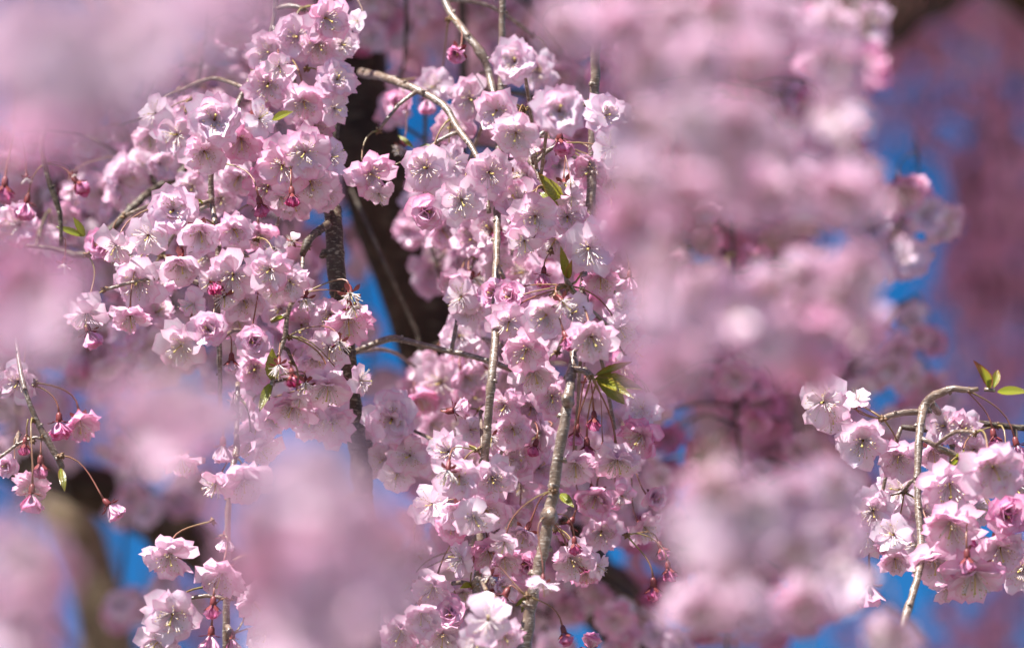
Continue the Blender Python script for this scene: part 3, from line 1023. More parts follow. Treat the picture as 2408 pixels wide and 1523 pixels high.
B = Branch('cherry_branch', 'tan angled twig bending down into a big cluster of pale double blossoms', DF + .06, seed=31)
B.twig([(1010, -160, 16, .1), (1045, 0, 17, .08), (1088, 70, 18, .06), (1128, 122, 19, .05), (1150, 170, 18, .05), (1168, 260, 16, .03), (1200, 330, 14, .0), (1262, 400, 12, -.04), (1310, 520, 10, -.05)], knots=.06, sides=10)
B.twig([(850, 172, 22, .12), (898, 181, 20, .06), (968, 206, 18, .03), (1042, 246, 17, .01), (1072, 296, 16, .0), (1114, 354, 14, -.02), (1140, 420, 12, -.03), (1150, 500, 10, -.04)], knots=.07, sides=10)
tn = (1132, 138, .05)
B.many([
    (1208, 144, 122, dict(kind='pompon', face=(-.2, .1), dd=-.16, pink=.03)),
    (1262, 166, 100, dict(kind='cup', dd=.12, pink=.02)),
    (1316, 260, 130, dict(kind='pompon', face=(.05, .1), dd=-.18, pink=-.01)),
    (1166, 262, 116, dict(kind='open', face=(-.1, .1), dd=-.10, pink=.02)),
    (1105, 235, 96, dict(kind='cup', dd=.04, pink=.05)),
    (1066, 300, 100, dict(kind='open', face=(-.3, .1), dd=.06, pink=.03)),
    (1020, 202, 100, dict(kind='open', face=(-.2, .3), dd=.10, pink=.05, node=(1055, 45, .06))),
    (934, 240, 76, dict(kind='rose', face=(-.2, .1), dd=.12, pink=-.02)),
    (1213, 318, 114, dict(kind='open', face=(-.05, -.15), dd=-.11, pink=-.09)),
    (1236, 350, 90, dict(kind='fly', face=(.2, -.7), dd=-.09, pink=-.1)),
    (1430, 268, 120, dict(kind='pompon', face=(.2, .2), dd=-.05, pink=.05)),
    (1440, 345, 100, dict(kind='fly', face=(.1, .1), dd=-.06, pink=-.1)),
    (1000, 398, 112, dict(kind='open', face=(-.15, .1), dd=-.03)),
    (1060, 388, 100, dict(kind='open', face=(.05, .2), dd=-.01)),
    (1152, 408, 112, dict(kind='open', face=(.1, .05), dd=-.05)),
    (1085, 474, 116, dict(kind='open', face=(.0, .0), dd=-.07, pink=-.05)),
    (1002, 498, 104, dict(kind='rose', face=(.1, -.2), dd=-.05, pink=-.08)),
    (876, 412, 98, dict(kind='cup', face=(.45, .0), dd=-.02, pink=.0)),
    (892, 462, 66, dict(kind='fly', face=(.2, -.9), dd=-.02, pink=-.02)),
    (1108, 560, 96, dict(kind='open', dd=.05, pink=.02)),
    (1156, 540, 100, dict(kind='cup', dd=.03)),
    (1046, 545, 96, dict(kind='open', dd=.07, pink=.07)),
    (1258, 512, 118, dict(kind='open', face=(-.05, .0), dd=-.08, pink=-.03)),
    (1232, 575, 92, dict(kind='fly', face=(-.1, -.9), dd=-.08, pink=-.09)),
    (1215, 470, 100, dict(kind='cup', dd=-.04)),
    (1335, 512, 110, dict(kind='open', face=(.05, .1), dd=-.06)),
    (1300, 570, 90, dict(kind='cup', dd=-.03, pink=.05)),
    (1330, 440, 86, dict(kind='spent', face=(.1, -.6), dd=-.06)),
    (1345, 470, 64, dict(kind='fly', face=(.1, -1.4), dd=-.07, pink=-.12)),
    (1390, 400, 92, dict(kind='cup', dd=-.01)),
    (1440, 430, 96, dict(kind='open', dd=.0)),
    (1390, 490, 96, dict(kind='open', dd=.0, pink=.04)),
    (1450, 520, 96, dict(kind='open', dd=.02, pink=.04)),
    (1230, 420, 96, dict(kind='cup', dd=.0)),
    (1270, 360, 80, dict(kind='cup', dd=.02, pink=.04)),
    (1320, 343, 46, dict(kind='bud', face=(.2, -1.2), dd=-.08, pink=-.12)),
    (1275, 230, 44, dict(kind='bud', face=(-.2, .6), dd=-.1, pink=-.5)),
    (1170, 620, 90, dict(kind='open', dd=.04, pink=.02)),
    (1225, 640, 84, dict(kind='cup', dd=.05, pink=.07)),
    (1130, 470, 90, dict(kind='open', dd=.0)),
    (1180, 480, 90, dict(kind='open', dd=.0, pink=.02)),
    (940, 350, 60, dict(kind='spent', face=(-.4, -.8), dd=.1)),
    (1005, 245, 60, dict(kind='bell', dd=.1)),
])
B.leaf(1296, 462, 1264, 404, 30, -.06, -.08, .7, .1, .5)
B.leaf(1318, 482, 1272, 412, 44, -.06, -.08, .45, .1, .05)
B.leaf(1314, 484, 1266, 452, 26, -.06, -.05, .5, .1, .0)
B.leaf(972, 348, 936, 318, 14, .05, .06, .5, .1, .0)
B.leaf(1018, 345, 985, 345, 12, .05, .06, .5, .1, .0)
B.build()

B = Branch('cherry_branch', 'thin straight hanging twig nearly hidden in a wide mass of pink double blossom', DF + .045, seed=41)
B.twig([(660, -240, 12, .06), (640, 60, 12, .06), (560, 240, 12, .05), (510, 340, 12, .02), (497, 400, 14, .0), (499, 480, 14, .0), (512, 570, 14, -.02), (511, 700, 13, -.02), (516, 830, 12, -.02), (518, 1000, 10, -.02)], knots=.06)
B.twig([(640, 60, 10, .06), (690, 180, 10, .05), (700, 300, 9, .04), (690, 430, 8, .03)], name='side_twig')
B.twig([(500, 470, 9), (470, 480, 9, -.01)], name='spur')
B.twig([(512, 575, 9, -.02), (530, 578, 9, -.03)], name='spur')
m1, m2, m3 = (498, 405, 0), (512, 577, -.03), (516, 800, -.02)
B.many([
    (358, 265, 104, dict(kind='fly', face=(-.4, .1), dd=.03, pink=-.02)),
    (504, 280, 130, dict(kind='pompon', face=(.05, .05), dd=-.03, pink=-.07)),
    (480, 362, 104, dict(kind='cup', face=(.1, -.2), dd=-.02, pink=.03)),
    (412, 318, 96, dict(kind='cup', face=(-.2, .1), dd=.02, pink=.03)),
    (567, 332, 98, dict(kind='cup', face=(.1, -.3), dd=.0, pink=.05)),
    (768, 45, 92, dict(kind='cup', dd=.0, pink=.06)),
    (805, 105, 84, dict(kind='open', dd=.02, pink=.08)),
    (750, 110, 80, dict(kind='cup', dd=.02, pink=.05)),
    (838, 48, 60, dict(kind='fly', dd=.02, pink=-.05)),
    (616, 276, 90, dict(kind='fly', face=(.7, .3), dd=-.02, pink=-.1)),
    (700, 88, 108, dict(kind='cup', face=(.2, .2), dd=.02, pink=.0)),
    (630, 124, 112, dict(kind='open', face=(-.15, .05), dd=.02, pink=.0)),
    (630, 202, 112, dict(kind='cup', face=(0, -.1), dd=.0, pink=.0)),
    (656, 160, 70, dict(kind='fly', face=(.1, -.5), dd=-.03, pink=-.12)),
    (796, 186, 112, dict(kind='pompon', face=(.3, .05), dd=.0, pink=-.02, node=(720, 160, .03))),
    (716, 246, 100, dict(kind='cup', face=(.1, -.4), dd=.0, pink=.02)),
    (792, 255, 86, dict(kind='fly', face=(.7, -.1), dd=.0, pink=.02)),
    (740, 300, 100, dict(kind='cup', dd=.04, pink=.04)),
    (716, 360, 126, dict(kind='open', face=(.0, .1), dd=-.04, pink=.0)),
    (662, 394, 118, dict(kind='cup', face=(-.1, -.1), dd=-.03, pink=.03)),
    (786, 368, 82, dict(kind='fly', face=(.8, .1), dd=.0, pink=.02)),
    (730, 432, 100, dict(kind='cup', face=(.1, -.1), dd=-.02, pink=.02)),
    (766, 458, 80, dict(kind='cup', face=(.5, -.1), dd=.01, pink=.02)),
    (628, 445, 96, dict(kind='cup', face=(-.1, -.2), dd=.0, pink=.05)),
    (690, 480, 92, dict(kind='cup', face=(.1, -.6), dd=.0, pink=.05)),
    (660, 470, 80, dict(kind='fly', face=(.1, -.8), dd=-.02, pink=.0)),
    (688, 470, 40, dict(kind='bud', face=(.1, -.9), dd=-.05, pink=.2)),
    (614, 494, 42, dict(kind='bud', face=(.3, -1.4), dd=-.02, node=(525, 385, .0), pink=-.1)),
    (560, 420, 100, dict(kind='open', dd=.05, pink=.06)),
    (590, 300, 84, dict(kind='open', dd=.05, pink=.05)),
    (406, 494, 118, dict(kind='pompon', face=(.0, .05), dd=-.04, pink=-.04)),
    (345, 556, 96, dict(kind='fly', face=(-.2, -.2), dd=-.04, pink=-.04)),
    (470, 552, 100, dict(kind='cup', face=(.05, -.25), dd=-.05, pink=.06)),
    (551, 545, 98, dict(kind='cup', face=(.15, -.2), dd=-.04, pink=.07)),
    (424, 622, 112, dict(kind='cup', face=(.0, -.75), dd=-.05, pink=.03)),
    (325, 668, 132, dict(kind='open', face=(-.1, -.05), dd=-.02, pink=.04)),
    (547, 652, 112, dict(kind='cup', face=(.0, -.2), dd=-.06, pink=-.02)),
    (492, 668, 76, dict(kind='fly', face=(-.4, -.6), dd=-.06, pink=-.12)),
    (574, 714, 92, dict(kind='cup', face=(.1, -.3), dd=-.03, pink=.0)),
    (447, 720, 88, dict(kind='fly', face=(-.7, -.6), dd=-.05, pink=.06)),
    (490, 774, 86, dict(kind='rose', face=(.0, .15), dd=-.07, pink=-.02)),
    (423, 818, 116, dict(kind='open', face=(-.15, -.1), dd=-.05, pink=-.03)),
    (597, 802, 84, dict(kind='rose', face=(.2, .05), dd=-.06, pink=.0)),
    (544, 860, 40, dict(kind='bud', face=(.0, -1.8), dd=-.05, node=m3, pink=-.2)),
    (270, 588, 108, dict(kind='fly', face=(-.2, -.9), dd=-.04, pink=-.06)),
    (236, 572, 84, dict(kind='rose', face=(-.3, .1), dd=.02, pink=-.08)),
    (632, 638, 96, dict(kind='cup', face=(-.15, -.1), dd=-.07, pink=.06)),
    (684, 666, 90, dict(kind='cup', face=(.25, -.1), dd=-.06, pink=-.04)),
    (642, 690, 70, dict(kind='fly', face=(-.1, -.7), dd=-.06, pink=.0)),
    (202, 750, 112, dict(kind='fly', face=(-.1, -1.2), dd=-.05, node=(206, 600, -.03), pink=-.02)),
    (306, 752, 90, dict(kind='cup', face=(.1, -.8), dd=-.04, pink=.03)),
    (215, 792, 70, dict(kind='bell', face=(.5, -1.0), dd=-.05)),
    (380, 660, 100, dict(kind='open', dd=.04, pink=.06)),
    (370, 730, 100, dict(kind='open', dd=.06, pink=.08)),
    (480, 610, 96, dict(kind='open', dd=.04, pink=.08)),
    (610, 560, 90, dict(kind='open', dd=.03, pink=.06)),
    (520, 470, 90, dict(kind='open', dd=.07, pink=.06)),
    (300, 600, 90, dict(kind='open', dd=.05, pink=.06)),
    (560, 760, 90, dict(kind='open', dd=.04, pink=.06)),
    (450, 440, 90, dict(kind='open', dd=.07, pink=.05)),
    (660, 730, 110, dict(kind='open', dd=.05, pink=.05)),
    (600, 870, 90, dict(kind='cup', dd=.02, pink=.05)),
    (350, 330, 90, dict(kind='open', dd=.10, pink=.05)),
    (440, 260, 80, dict(kind='open', dd=.10, pink=.05)),
])
B.leaf(640, 282, 690, 262, 24, -.02, -.03, .4, .1, .0)
B.leaf(478, 478, 458, 470, 12, -.02, -.03, .4, .1, .0)
B.leaf(200, 555, 172, 510, 20, .0, .0, .4, .1, .0)
B.leaf(198, 556, 130, 532, 20, .0, .0, .4, .1, .0)
B.build(max_petals=295)

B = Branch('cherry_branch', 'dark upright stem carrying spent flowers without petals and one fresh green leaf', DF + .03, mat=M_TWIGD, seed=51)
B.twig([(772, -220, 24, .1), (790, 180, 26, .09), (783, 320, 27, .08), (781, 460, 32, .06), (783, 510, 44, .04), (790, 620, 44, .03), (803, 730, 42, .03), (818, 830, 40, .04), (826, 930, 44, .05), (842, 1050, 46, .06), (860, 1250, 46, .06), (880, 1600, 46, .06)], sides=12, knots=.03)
B.twig([(770, 530, 22, .02), (742, 548, 18, .0), (722, 570, 18, -.02), (712, 600, 14, -.02)], name='side_twig')
B.twig([(704, 690, 10, -.03), (690, 705, 11, -.03), (676, 740, 11, -.03), (672, 785, 13, -.03), (662, 815, 11, -.03), (650, 850, 10, -.035), (642, 890, 10, -.04), (630, 940, 8, -.04)], name='side_twig', mat=M_TWIG)
B.twig([(712, 600, 10, -.02), (710, 640, 9, -.025), (704, 690, 9, -.03)], name='side_twig', mat=M_TWIG)
B.twig([(676, 740, 14, -.03), (655, 748, 12, -.03), (636, 756, 10, -.03)], name='spur', mat=M_TWIG)
k1, k2, k3, k4 = (722, 580, -.02), (680, 790, -.03), (645, 885, -.04), (715, 690, -.03)
B.many([
    (685, 565, 60, dict(kind='spent', face=(-.2, .2), dd=-.02, node=k1)),
    (640, 585, 70, dict(kind='fly', face=(-.6, -.2), dd=-.01, node=k1, pink=-.06)),
    (720, 712, 90, dict(kind='spent', face=(.25, -1.2), dd=-.04, node=k4)),
    (826, 700, 92, dict(kind='spent', face=(.2, -.9), dd=-.04, node=k4)),
    (834, 730, 92, dict(kind='spent', face=(.5, -.8), dd=-.04, node=k4)),
    (800, 812, 88, dict(kind='spent', face=(.3, -.8), dd=-.04, node=k2)),
    (720, 910, 88, dict(kind='spent', face=(.1, -.9), dd=-.04, node=k3)),
    (704, 945, 60, dict(kind='fly', face=(-.3, -1.4), dd=-.03, node=k3, pink=-.1)),
    (822, 762, 108, dict(kind='cup', face=(.2, -.6), dd=-.02, pink=.03)),
    (775, 745, 100, dict(kind='open', face=(-.1, -.2), dd=.0, pink=.05)),
    (708, 768, 112, dict(kind='open', face=(.0, .0), dd=.05, pink=.08)),
    (775, 825, 96, dict(kind='fly', face=(.1, -.6), dd=.0, pink=.03)),
    (745, 845, 90, dict(kind='cup', face=(.2, -.6), dd=.02, pink=.05)),
    (856, 894, 86, dict(kind='fly', face=(1.3, .1), dd=-.04, node=k2, pink=-.06)),
    (772, 916, 112, dict(kind='cup', face=(.1, -.75), dd=-.03, node=k2)),
    (688, 965, 112, dict(kind='cup', face=(-.1, -.5), dd=-.02, pink=.02)),
    (640, 985, 96, dict(kind='open', dd=.02, pink=.06)),
    (730, 990, 110, dict(kind='open', face=(.1, .0), dd=.02, pink=.04)),
    (780, 1000, 96, dict(kind='cup', dd=.02, pink=.02)),
    (690, 880, 80, dict(kind='open', dd=.08, pink=.08)),
    (560, 960, 96, dict(kind='open', dd=.06, pink=.06)),
    (600, 1010, 96, dict(kind='open', dd=.03, pink=.04)),
    (690, 895, 40, dict(kind='bud', face=(.2, -1.), dd=.05, pink=.3)),
])
B.leaf(641, 896, 640, 818, 38, -.04, -.05, .25, .06, .0)
B.leaf(636, 900, 610, 968, 26, -.04, -.05, .5, .1, .1)
B.leaf(668, 742, 636, 757, 12, -.03, -.04, .5, .1, .0)
B.build()

B = Branch('cherry_branch', 'short twig ending in a scaly green bud with a half open bell blossom beside it', DF - .01, seed=61)
B.twig([(30, 700, 10, .05), (42, 830, 11, .02), (58, 915, 12, .0), (80, 975, 13), (104, 1024, 14), (128, 1062, 15), (142, 1088, 18), (145, 1102, 14)], knots=.08)
B.twig([(118, 1040, 10), (85, 1028, 8), (40, 1045, 7), (0, 1075, 8), (-60, 1110, 8)], name='side_twig')
h1, h2 = (142, 1070, -.003), (80, 980, .0)
B.many([
    (266, 1197, 66, dict(kind='bell', face=(.75, -.75), dd=-.01, node=h1, pink=-.10)),
    (57, 1056, 40, dict(kind='bud', face=(-.1, -1.6), dd=-.01, node=(75, 1035), pink=.05)),
    (95, 1106, 42, dict(kind='bud', face=(.0, -1.9), dd=-.01, node=(100, 1026), pink=-.05)),
    (74, 1176, 64, dict(kind='bell', face=(-.05, -1.5), dd=-.03, node=(80, 985), pink=.02)),
    (72, 1150, 100, dict(kind='open', face=(-.1, -.7), dd=.0, node=(66, 985), pink=.0)),
    (15, 1095, 66, dict(kind='rose', face=(-.4, -.2), dd=.02)),
    (190, 1000, 90, dict(kind='cup', face=(.3, -1.0), dd=.05, node=(85, 900, .03), pink=.05)),
    (140, 1005, 60, dict(kind='bell', face=(.1, -1.6), dd=.03, node=(75, 905, .03), pink=.0)),
    (40, 900, 90, dict(kind='cup', dd=.04, pink=.0)),
])
B.leaf(145, 1102, 152, 1155, 20, -.005, -.01, .5, .1, .1)
B.leaf(143, 1100, 143, 1140, 14, -.01, -.02, .6, .1, .4)
B.build()

B = Branch('cherry_branch', 'pale straight twig holding large whitish blossoms, magenta buds and long arching stalks', DF - .01, seed=71)
B.twig([(560, 900, 10, .05), (556, 1000, 12, .03), (556, 1060, 14, .01), (545, 1110, 14, .0), (537, 1200, 14), (533, 1330, 17), (532, 1440, 18), (530, 1620, 18)], knots=.05)
B.twig([(533, 1470, 14), (545, 1490, 16, -.01)], name='spur')
q1, q2, q3 = (553, 1075, -.005), (490, 1385, .01), (545, 1490, -.01)
B.many([
    (398, 1312, 112, dict(kind='cup', face=(.0, -.35), dd=-.02, node=(500, 1225, .01), pink=-.07)),
    (520, 1360, 112, dict(kind='cup', face=(-.1, -.65), dd=-.02, node=(525, 1260), pink=-.06)),
    (404, 1450, 136, dict(kind='open', face=(-.05, .0), dd=-.04, node=(480, 1380, .01), pink=-.08)),
    (372, 1512, 110, dict(kind='open', face=(-.3, -.3), dd=-.03, pink=-.08)),
    (503, 1148, 92, dict(kind='fly', face=(-.6, -1.3), dd=-.02, node=q1, pink=-.06)),
    (576, 1140, 108, dict(kind='cup', face=(.2, -.6), dd=-.02, node=q1, pink=-.06)),
    (524, 1062, 60, dict(kind='bell', face=(.0, -1.6), dd=-.01, node=(556, 980, .01), pink=-.2)),
    (428, 1090, 84, dict(kind='cup', face=(.2, -1.4), dd=.02, node=(500, 990, .02), pink=-.02)),
    (500, 1437, 44, dict(kind='bud', face=(-.1, -1.8), dd=-.03, node=(525, 1375), pink=-.12)),
    (495, 1508, 72, dict(kind='bell', face=(-.1, -1.5), dd=-.03, node=(540, 1405), pink=.0)),
    (548, 1512, 46, dict(kind='bell', face=(.1, -1.5), dd=-.02, node=q3, pink=.15)),
    (602, 1425, 92, dict(kind='cup', face=(.3, -.3), dd=.0, node=q3, pink=-.02)),
    (625, 1500, 100, dict(kind='open', face=(.1, .0), dd=.0, node=q3, pink=-.02)),
    (530, 1275, 60, dict(kind='bell', face=(.0, -1.5), dd=.0, pink=-.25)),
    (620, 1060, 90, dict(kind='cup', dd=.02, pink=.0)),
    (590, 1050, 84, dict(kind='cup', face=(.1, -.8), dd=.03, pink=.0)),
    (660, 1400, 100, dict(kind='open', dd=.02)),
])
B.build()

B = Branch('cherry_branch', 'knotty arching branch with a hanging bare twig, green shoot and pink blossom clump', DF + .0, seed=81)
B.twig([(2560, 1010, 15.6, .06), (2408, 1006, 14, .05), (2290, 995, 14, .03), (2200, 1010, 14, .03), (2120, 1003, 12.5, .03)], name='twig', mat=M_TWIGD)
B.twig([(2300, 915, 10.9, -.01), (2275, 917, 14, -.01), (2245, 912, 15.6, -.01), (2215, 922, 18.7, -.005), (2185, 938, 21.8, .0), (2172, 962, 25, .0), (2166, 985, 20.3, -.01), (2160, 1050, 16.4, -.02), (2158, 1150, 15.6, -.03), (2163, 1240, 16.4, -.04), (2166, 1310, 17.9, -.05), (2150, 1385, 17.9, -.065), (2130, 1450, 18.7, -.08), (2108, 1530, 20.3, -.10), (2085, 1620, 20.3, -.12)], name='twig', sides=12, knots=.14)
B.twig([(2185, 945, 20.3, .005), (2200, 960, 20.3, .015), (2215, 985, 17.2, .03), (2240, 1050, 14, .02)], name='side_twig', knots=.2)
B.twig([(2170, 968, 15.6, .0), (2125, 970, 15.6, -.005), (2090, 978, 14, -.005), (2078, 985, 9.4, -.01)], name='side_twig', knots=.3)
B.twig([(2168, 1030, 10.9, -.02), (2200, 1048, 12.5, -.02), (2235, 1065, 14, -.01), (2255, 1075, 10.9, -.01)], name='side_twig', knots=.25)
B.twig([(2315, 915, 10.9, -.01), (2340, 918, 9.4, -.01)], name='spur')
r1, r2, r3, r4 = (2078, 985, -.01), (2255, 1075, -.01), (2275, 918, -.01), (2300, 920, -.01)
B.many([
    (1934, 948, 118, dict(kind='fly', face=(-.15, -.2), dd=-.01, node=r1, pink=-.12)),
    (2020, 932, 74, dict(kind='fly', face=(.2, 1.3), dd=.0, node=r1, pink=-.06)),
    (1955, 985, 92, dict(kind='fly', face=(-.1, -.7), dd=.0, node=r1, pink=-.1)),
    (2030, 1042, 116, dict(kind='cup', face=(-.05, -.15), dd=-.01, node=r1, pink=-.03)),
    (2113, 1080, 102, dict(kind='cup', face=(-.1, -.2), dd=-.005, node=r1, pink=-0.04)),
    (2195, 1065, 90, dict(kind='cup', dd=.05, pink=-0.02)),
    (2222, 1000, 84, dict(kind='cup', face=(-.1, .4), dd=.02, pink=-.06)),
    (2265, 1010, 80, dict(kind='cup', face=(.2, .2), dd=.02, pink=-.02)),
    (2234, 1146, 118, dict(kind='cup', face=(.0, -.15), dd=-.05, node=r2, pink=-0.01)),
    (2338, 1106, 146, dict(kind='open', face=(.05, -.1), dd=-.11, pink=-0.04)),
    (2370, 1208, 108, dict(kind='rose', face=(.1, .1), dd=-.06, pink=-.02)),
    (2238, 1240, 130, dict(kind='cup', face=(-.05, -.55), dd=-.07, pink=-0.04)),
    (2052, 1205, 100, dict(kind='cup', face=(-.2, -.1), dd=-.01, pink=-0.04)),
    (2100, 1255, 100, dict(kind='fly', face=(-.2, .2), dd=-.02, pink=-.04)),
    (2110, 1150, 100, dict(kind='cup', dd=.05, pink=-0.03)),
    (2040, 1270, 104, dict(kind='open', face=(-.2, -.1), dd=.0, pink=-0.04)),
    (2105, 1320, 96, dict(kind='open', face=(-.1, -.3), dd=.03, pink=-0.04)),
    (2200, 1325, 118, dict(kind='cup', face=(.1, -.5), dd=-.05, pink=-0.02)),
    (2292, 1360, 132, dict(kind='cup', face=(.05, -.75), dd=-.06, pink=-0.04)),
    (2356, 1296, 116, dict(kind='cup', face=(.1, -.3), dd=-.05, pink=-0.04)),
    (2235, 1385, 80, dict(kind='cup', face=(.0, -.8), dd=.0, pink=0.1)),
    (2276, 1326, 46, dict(kind='bud', face=(.1, -1.8), dd=-.09, node=(2290, 1230, -.04), pink=-.05)),
    (2045, 1392, 84, dict(kind='bell', face=(.0, -1.4), dd=.0, pink=-.1)),
    (2300, 1200, 100, dict(kind='open', dd=.04, pink=0.02)),
    (2170, 1210, 100, dict(kind='open', dd=.06, pink=0.01)),
    (2160, 1280, 96, dict(kind='open', dd=.05, pink=-0.01)),
    (2290, 1060, 90, dict(kind='open', dd=.03, pink=0)),
    (2390, 1150, 100, dict(kind='cup', dd=.0, pink=-0.01)),
    (2400, 1340, 100, dict(kind='cup', dd=.0, pink=-0.01)),
    (2395, 1060, 70, dict(kind='bell', face=(.2, -.8), dd=.0, node=r3)),
    (2340, 1040, 44, dict(kind='bud', face=(.2, -1.2), dd=.0, node=r3)),
    (2290, 1290, 100, dict(kind='open', dd=.05, pink=0)),
])
B.leaf(2330, 912, 2290, 847, 30, -.01, -.02, .6, .3, 1.0)
B.leaf(2325, 912, 2308, 862, 26, -.01, -.03, .6, .1, .1)
B.leaf(2336, 912, 2347, 868, 24, -.01, .0, .6, .1, .4)
B.leaf(2345, 920, 2420, 922, 28, -.01, -.03, .35, .1, .0)
B.leaf(2250, 1080, 2228, 1110, 22, -.01, -.03, .6, .1, .1)
B.leaf(2255, 1078, 2268, 1060, 22, -.01, -.03, .6, .1, .0)
B.build()

B = Branch('cherry_branch', 'thin leafless side branch with a dark bend crossing in front of the brown limb', DF + .09, seed=91)
B.twig([(822, 832, 12, .01), (850, 820, 13, .0), (885, 806, 15, .0), (915, 795, 18, -.01), (945, 799, 15, -.02), (1000, 812, 14, -.02), (1062, 826, 13, -.02), (1140, 846, 14, -.03), (1186, 862, 14, -.03), (1240, 880, 12, .0)], mat=M_TWIG, knots=.1)
B.twig([(825, 445, 8, .25), (865, 530, 8, .22), (905, 618, 8, .2), (945, 705, 8, .2), (978, 775, 9, .2), (985, 800, 10, .2), (992, 860, 7, .2)], name='dead_shoot', mat=M_TWIGD, anchor=False)
B.many([
    (1078, 790, 108, dict(kind='pompon', face=(-.1, .1), dd=.03, pink=.02)),
    (1082, 698, 92, dict(kind='fly', face=(-.2, -.1), dd=-.04, pink=-.05)),
    (1110, 725, 96, dict(kind='cup', face=(.1, .0), dd=-.03, pink=-.02)),
    (1072, 670, 78, dict(kind='cup', face=(-.3, -.4), dd=.0, pink=.0)),
    (1132, 650, 90, dict(kind='open', dd=.04, pink=.05)),
    (1036, 902, 120, dict(kind='open', face=(-.1, .1), dd=.08, pink=.05)),
    (985, 945, 100, dict(kind='open', dd=.08, pink=.06)),
    (1100, 890, 96, dict(kind='cup', dd=.05, pink=.12)),
    (1090, 1000, 100, dict(kind='open', dd=.08, pink=.06)),
    (1110, 930, 90, dict(kind='cup', dd=.08, pink=.08)),
    (1020, 1000, 100, dict(kind='open', dd=.10, pink=.06)),
    (1120, 790, 96, dict(kind='open', dd=.08, pink=.04)),
    (1140, 870, 96, dict(kind='open', dd=.06, pink=.04)),
])
B.build()

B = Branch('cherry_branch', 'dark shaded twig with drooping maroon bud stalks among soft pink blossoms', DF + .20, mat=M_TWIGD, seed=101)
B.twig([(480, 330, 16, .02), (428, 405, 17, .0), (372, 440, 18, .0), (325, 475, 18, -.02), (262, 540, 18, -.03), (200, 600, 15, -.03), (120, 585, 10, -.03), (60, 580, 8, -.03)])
B.twig([(130, 250, 10, -.3), (100, 330, 12, -.3), (105, 385, 14, -.3), (120, 440, 13, -.3), (140, 500, 12, -.3), (145, 580, 10, -.3)], name='side_twig')
B.twig([(40, 180, 9, -.3), (32, 290, 10, -.3)], name='side_twig')
j1, j2 = (105, 385, -.3), (32, 295, -.3)
B.many([
    (10, 455, 48, dict(kind='bud', face=(-.1, -1.8), dd=-.3, node=j2, pink=.1)),
    (62, 425, 48, dict(kind='spent', face=(.2, -1.8), dd=-.3, node=j2)),
    (175, 415, 44, dict(kind='spent', face=(.6, -.9), dd=-.3, node=j1)),
    (60, 490, 60, dict(kind='bell', face=(-.3, -1.6), dd=-.3, node=j1)),
    (190, 440, 44, dict(kind='bud', face=(.8, -.9), dd=-.3, node=j1)),
    (150, 630, 70, dict(kind='spent', face=(.0, -1.2), dd=-.22, node=(148, 560, -.25))),
    (290, 430, 116, dict(kind='open', dd=.0, pink=.05)),
    (380, 385, 78, dict(kind='cup', dd=-.02, pink=-.02)),
    (235, 460, 100, dict(kind='cup', dd=.05, pink=.05)),
    (330, 390, 80, dict(kind='fly', dd=.0, pink=-.05)),
    (220, 330, 90, dict(kind='open', dd=.1, pink=.05)),
    (260, 370, 84, dict(kind='cup', dd=.1, pink=.05)),
    (170, 455, 60, dict(kind='fly', dd=.0, pink=-.1)),
    (90, 560, 110, dict(kind='open', dd=.0, pink=.05)),
    (40, 530, 100, dict(kind='open', dd=-.05, pink=.10)),
    (150, 520, 90, dict(kind='cup', dd=.05, pink=.05)),
    (20, 380, 90, dict(kind='open', dd=.1, pink=.05)),
    (320, 510, 96, dict(kind='open', dd=.06, pink=.05)),
])
B.build(sharp=False, lod=1)

# ------------------------------------------------------------------ foreground sprays, close to the lens
FG = 'blurred blossom sprays hanging close in front'


def spray(name, label, d, path, flowers, seed, dia, lod=1, jitter=0.06, pink=0.0, extra=0, kinds=None, group=FG, dsp=0.05, mat=None, fy=.08):
    b = Branch(name, label, d, mat=mat, group=group, seed=seed)
    for p in path:
        b.twig([q if len(q) > 2 else (*q, 8) for q in p], knots=.05, sides=7, step=.012, scars=False)
    rng = b.rng
    for q in flowers:
        u, v = q[:2]
        kw = dict(q[2]) if len(q) > 2 else {}
        kw.setdefault('dd', rng.gauss(0, dsp))
        kw['pink'] = kw.get('pink', 0) + pink
        kw.setdefault('face', (rng.gauss(-.05, .4), rng.gauss(fy, .4)))
        if kinds and 'kind' not in kw:
            kw['kind'] = rng.choice(kinds)
        kd = kw.pop('dia', dia)
        b.add(u, v, kd * rng.uniform(.92, 1.08), **kw)
        for k in range(extra):
            b.add(u + rng.gauss(0, dia * .33), v + rng.gauss(0, dia * .33), dia * rng.uniform(.85, 1.05), dd=abs(rng.gauss(0, dsp)) + .03, pink=pink + .03, kind=rng.choice(kinds) if kinds else None)
    b.build(sharp=False, lod=lod, per=5, reach=.03)
    return b


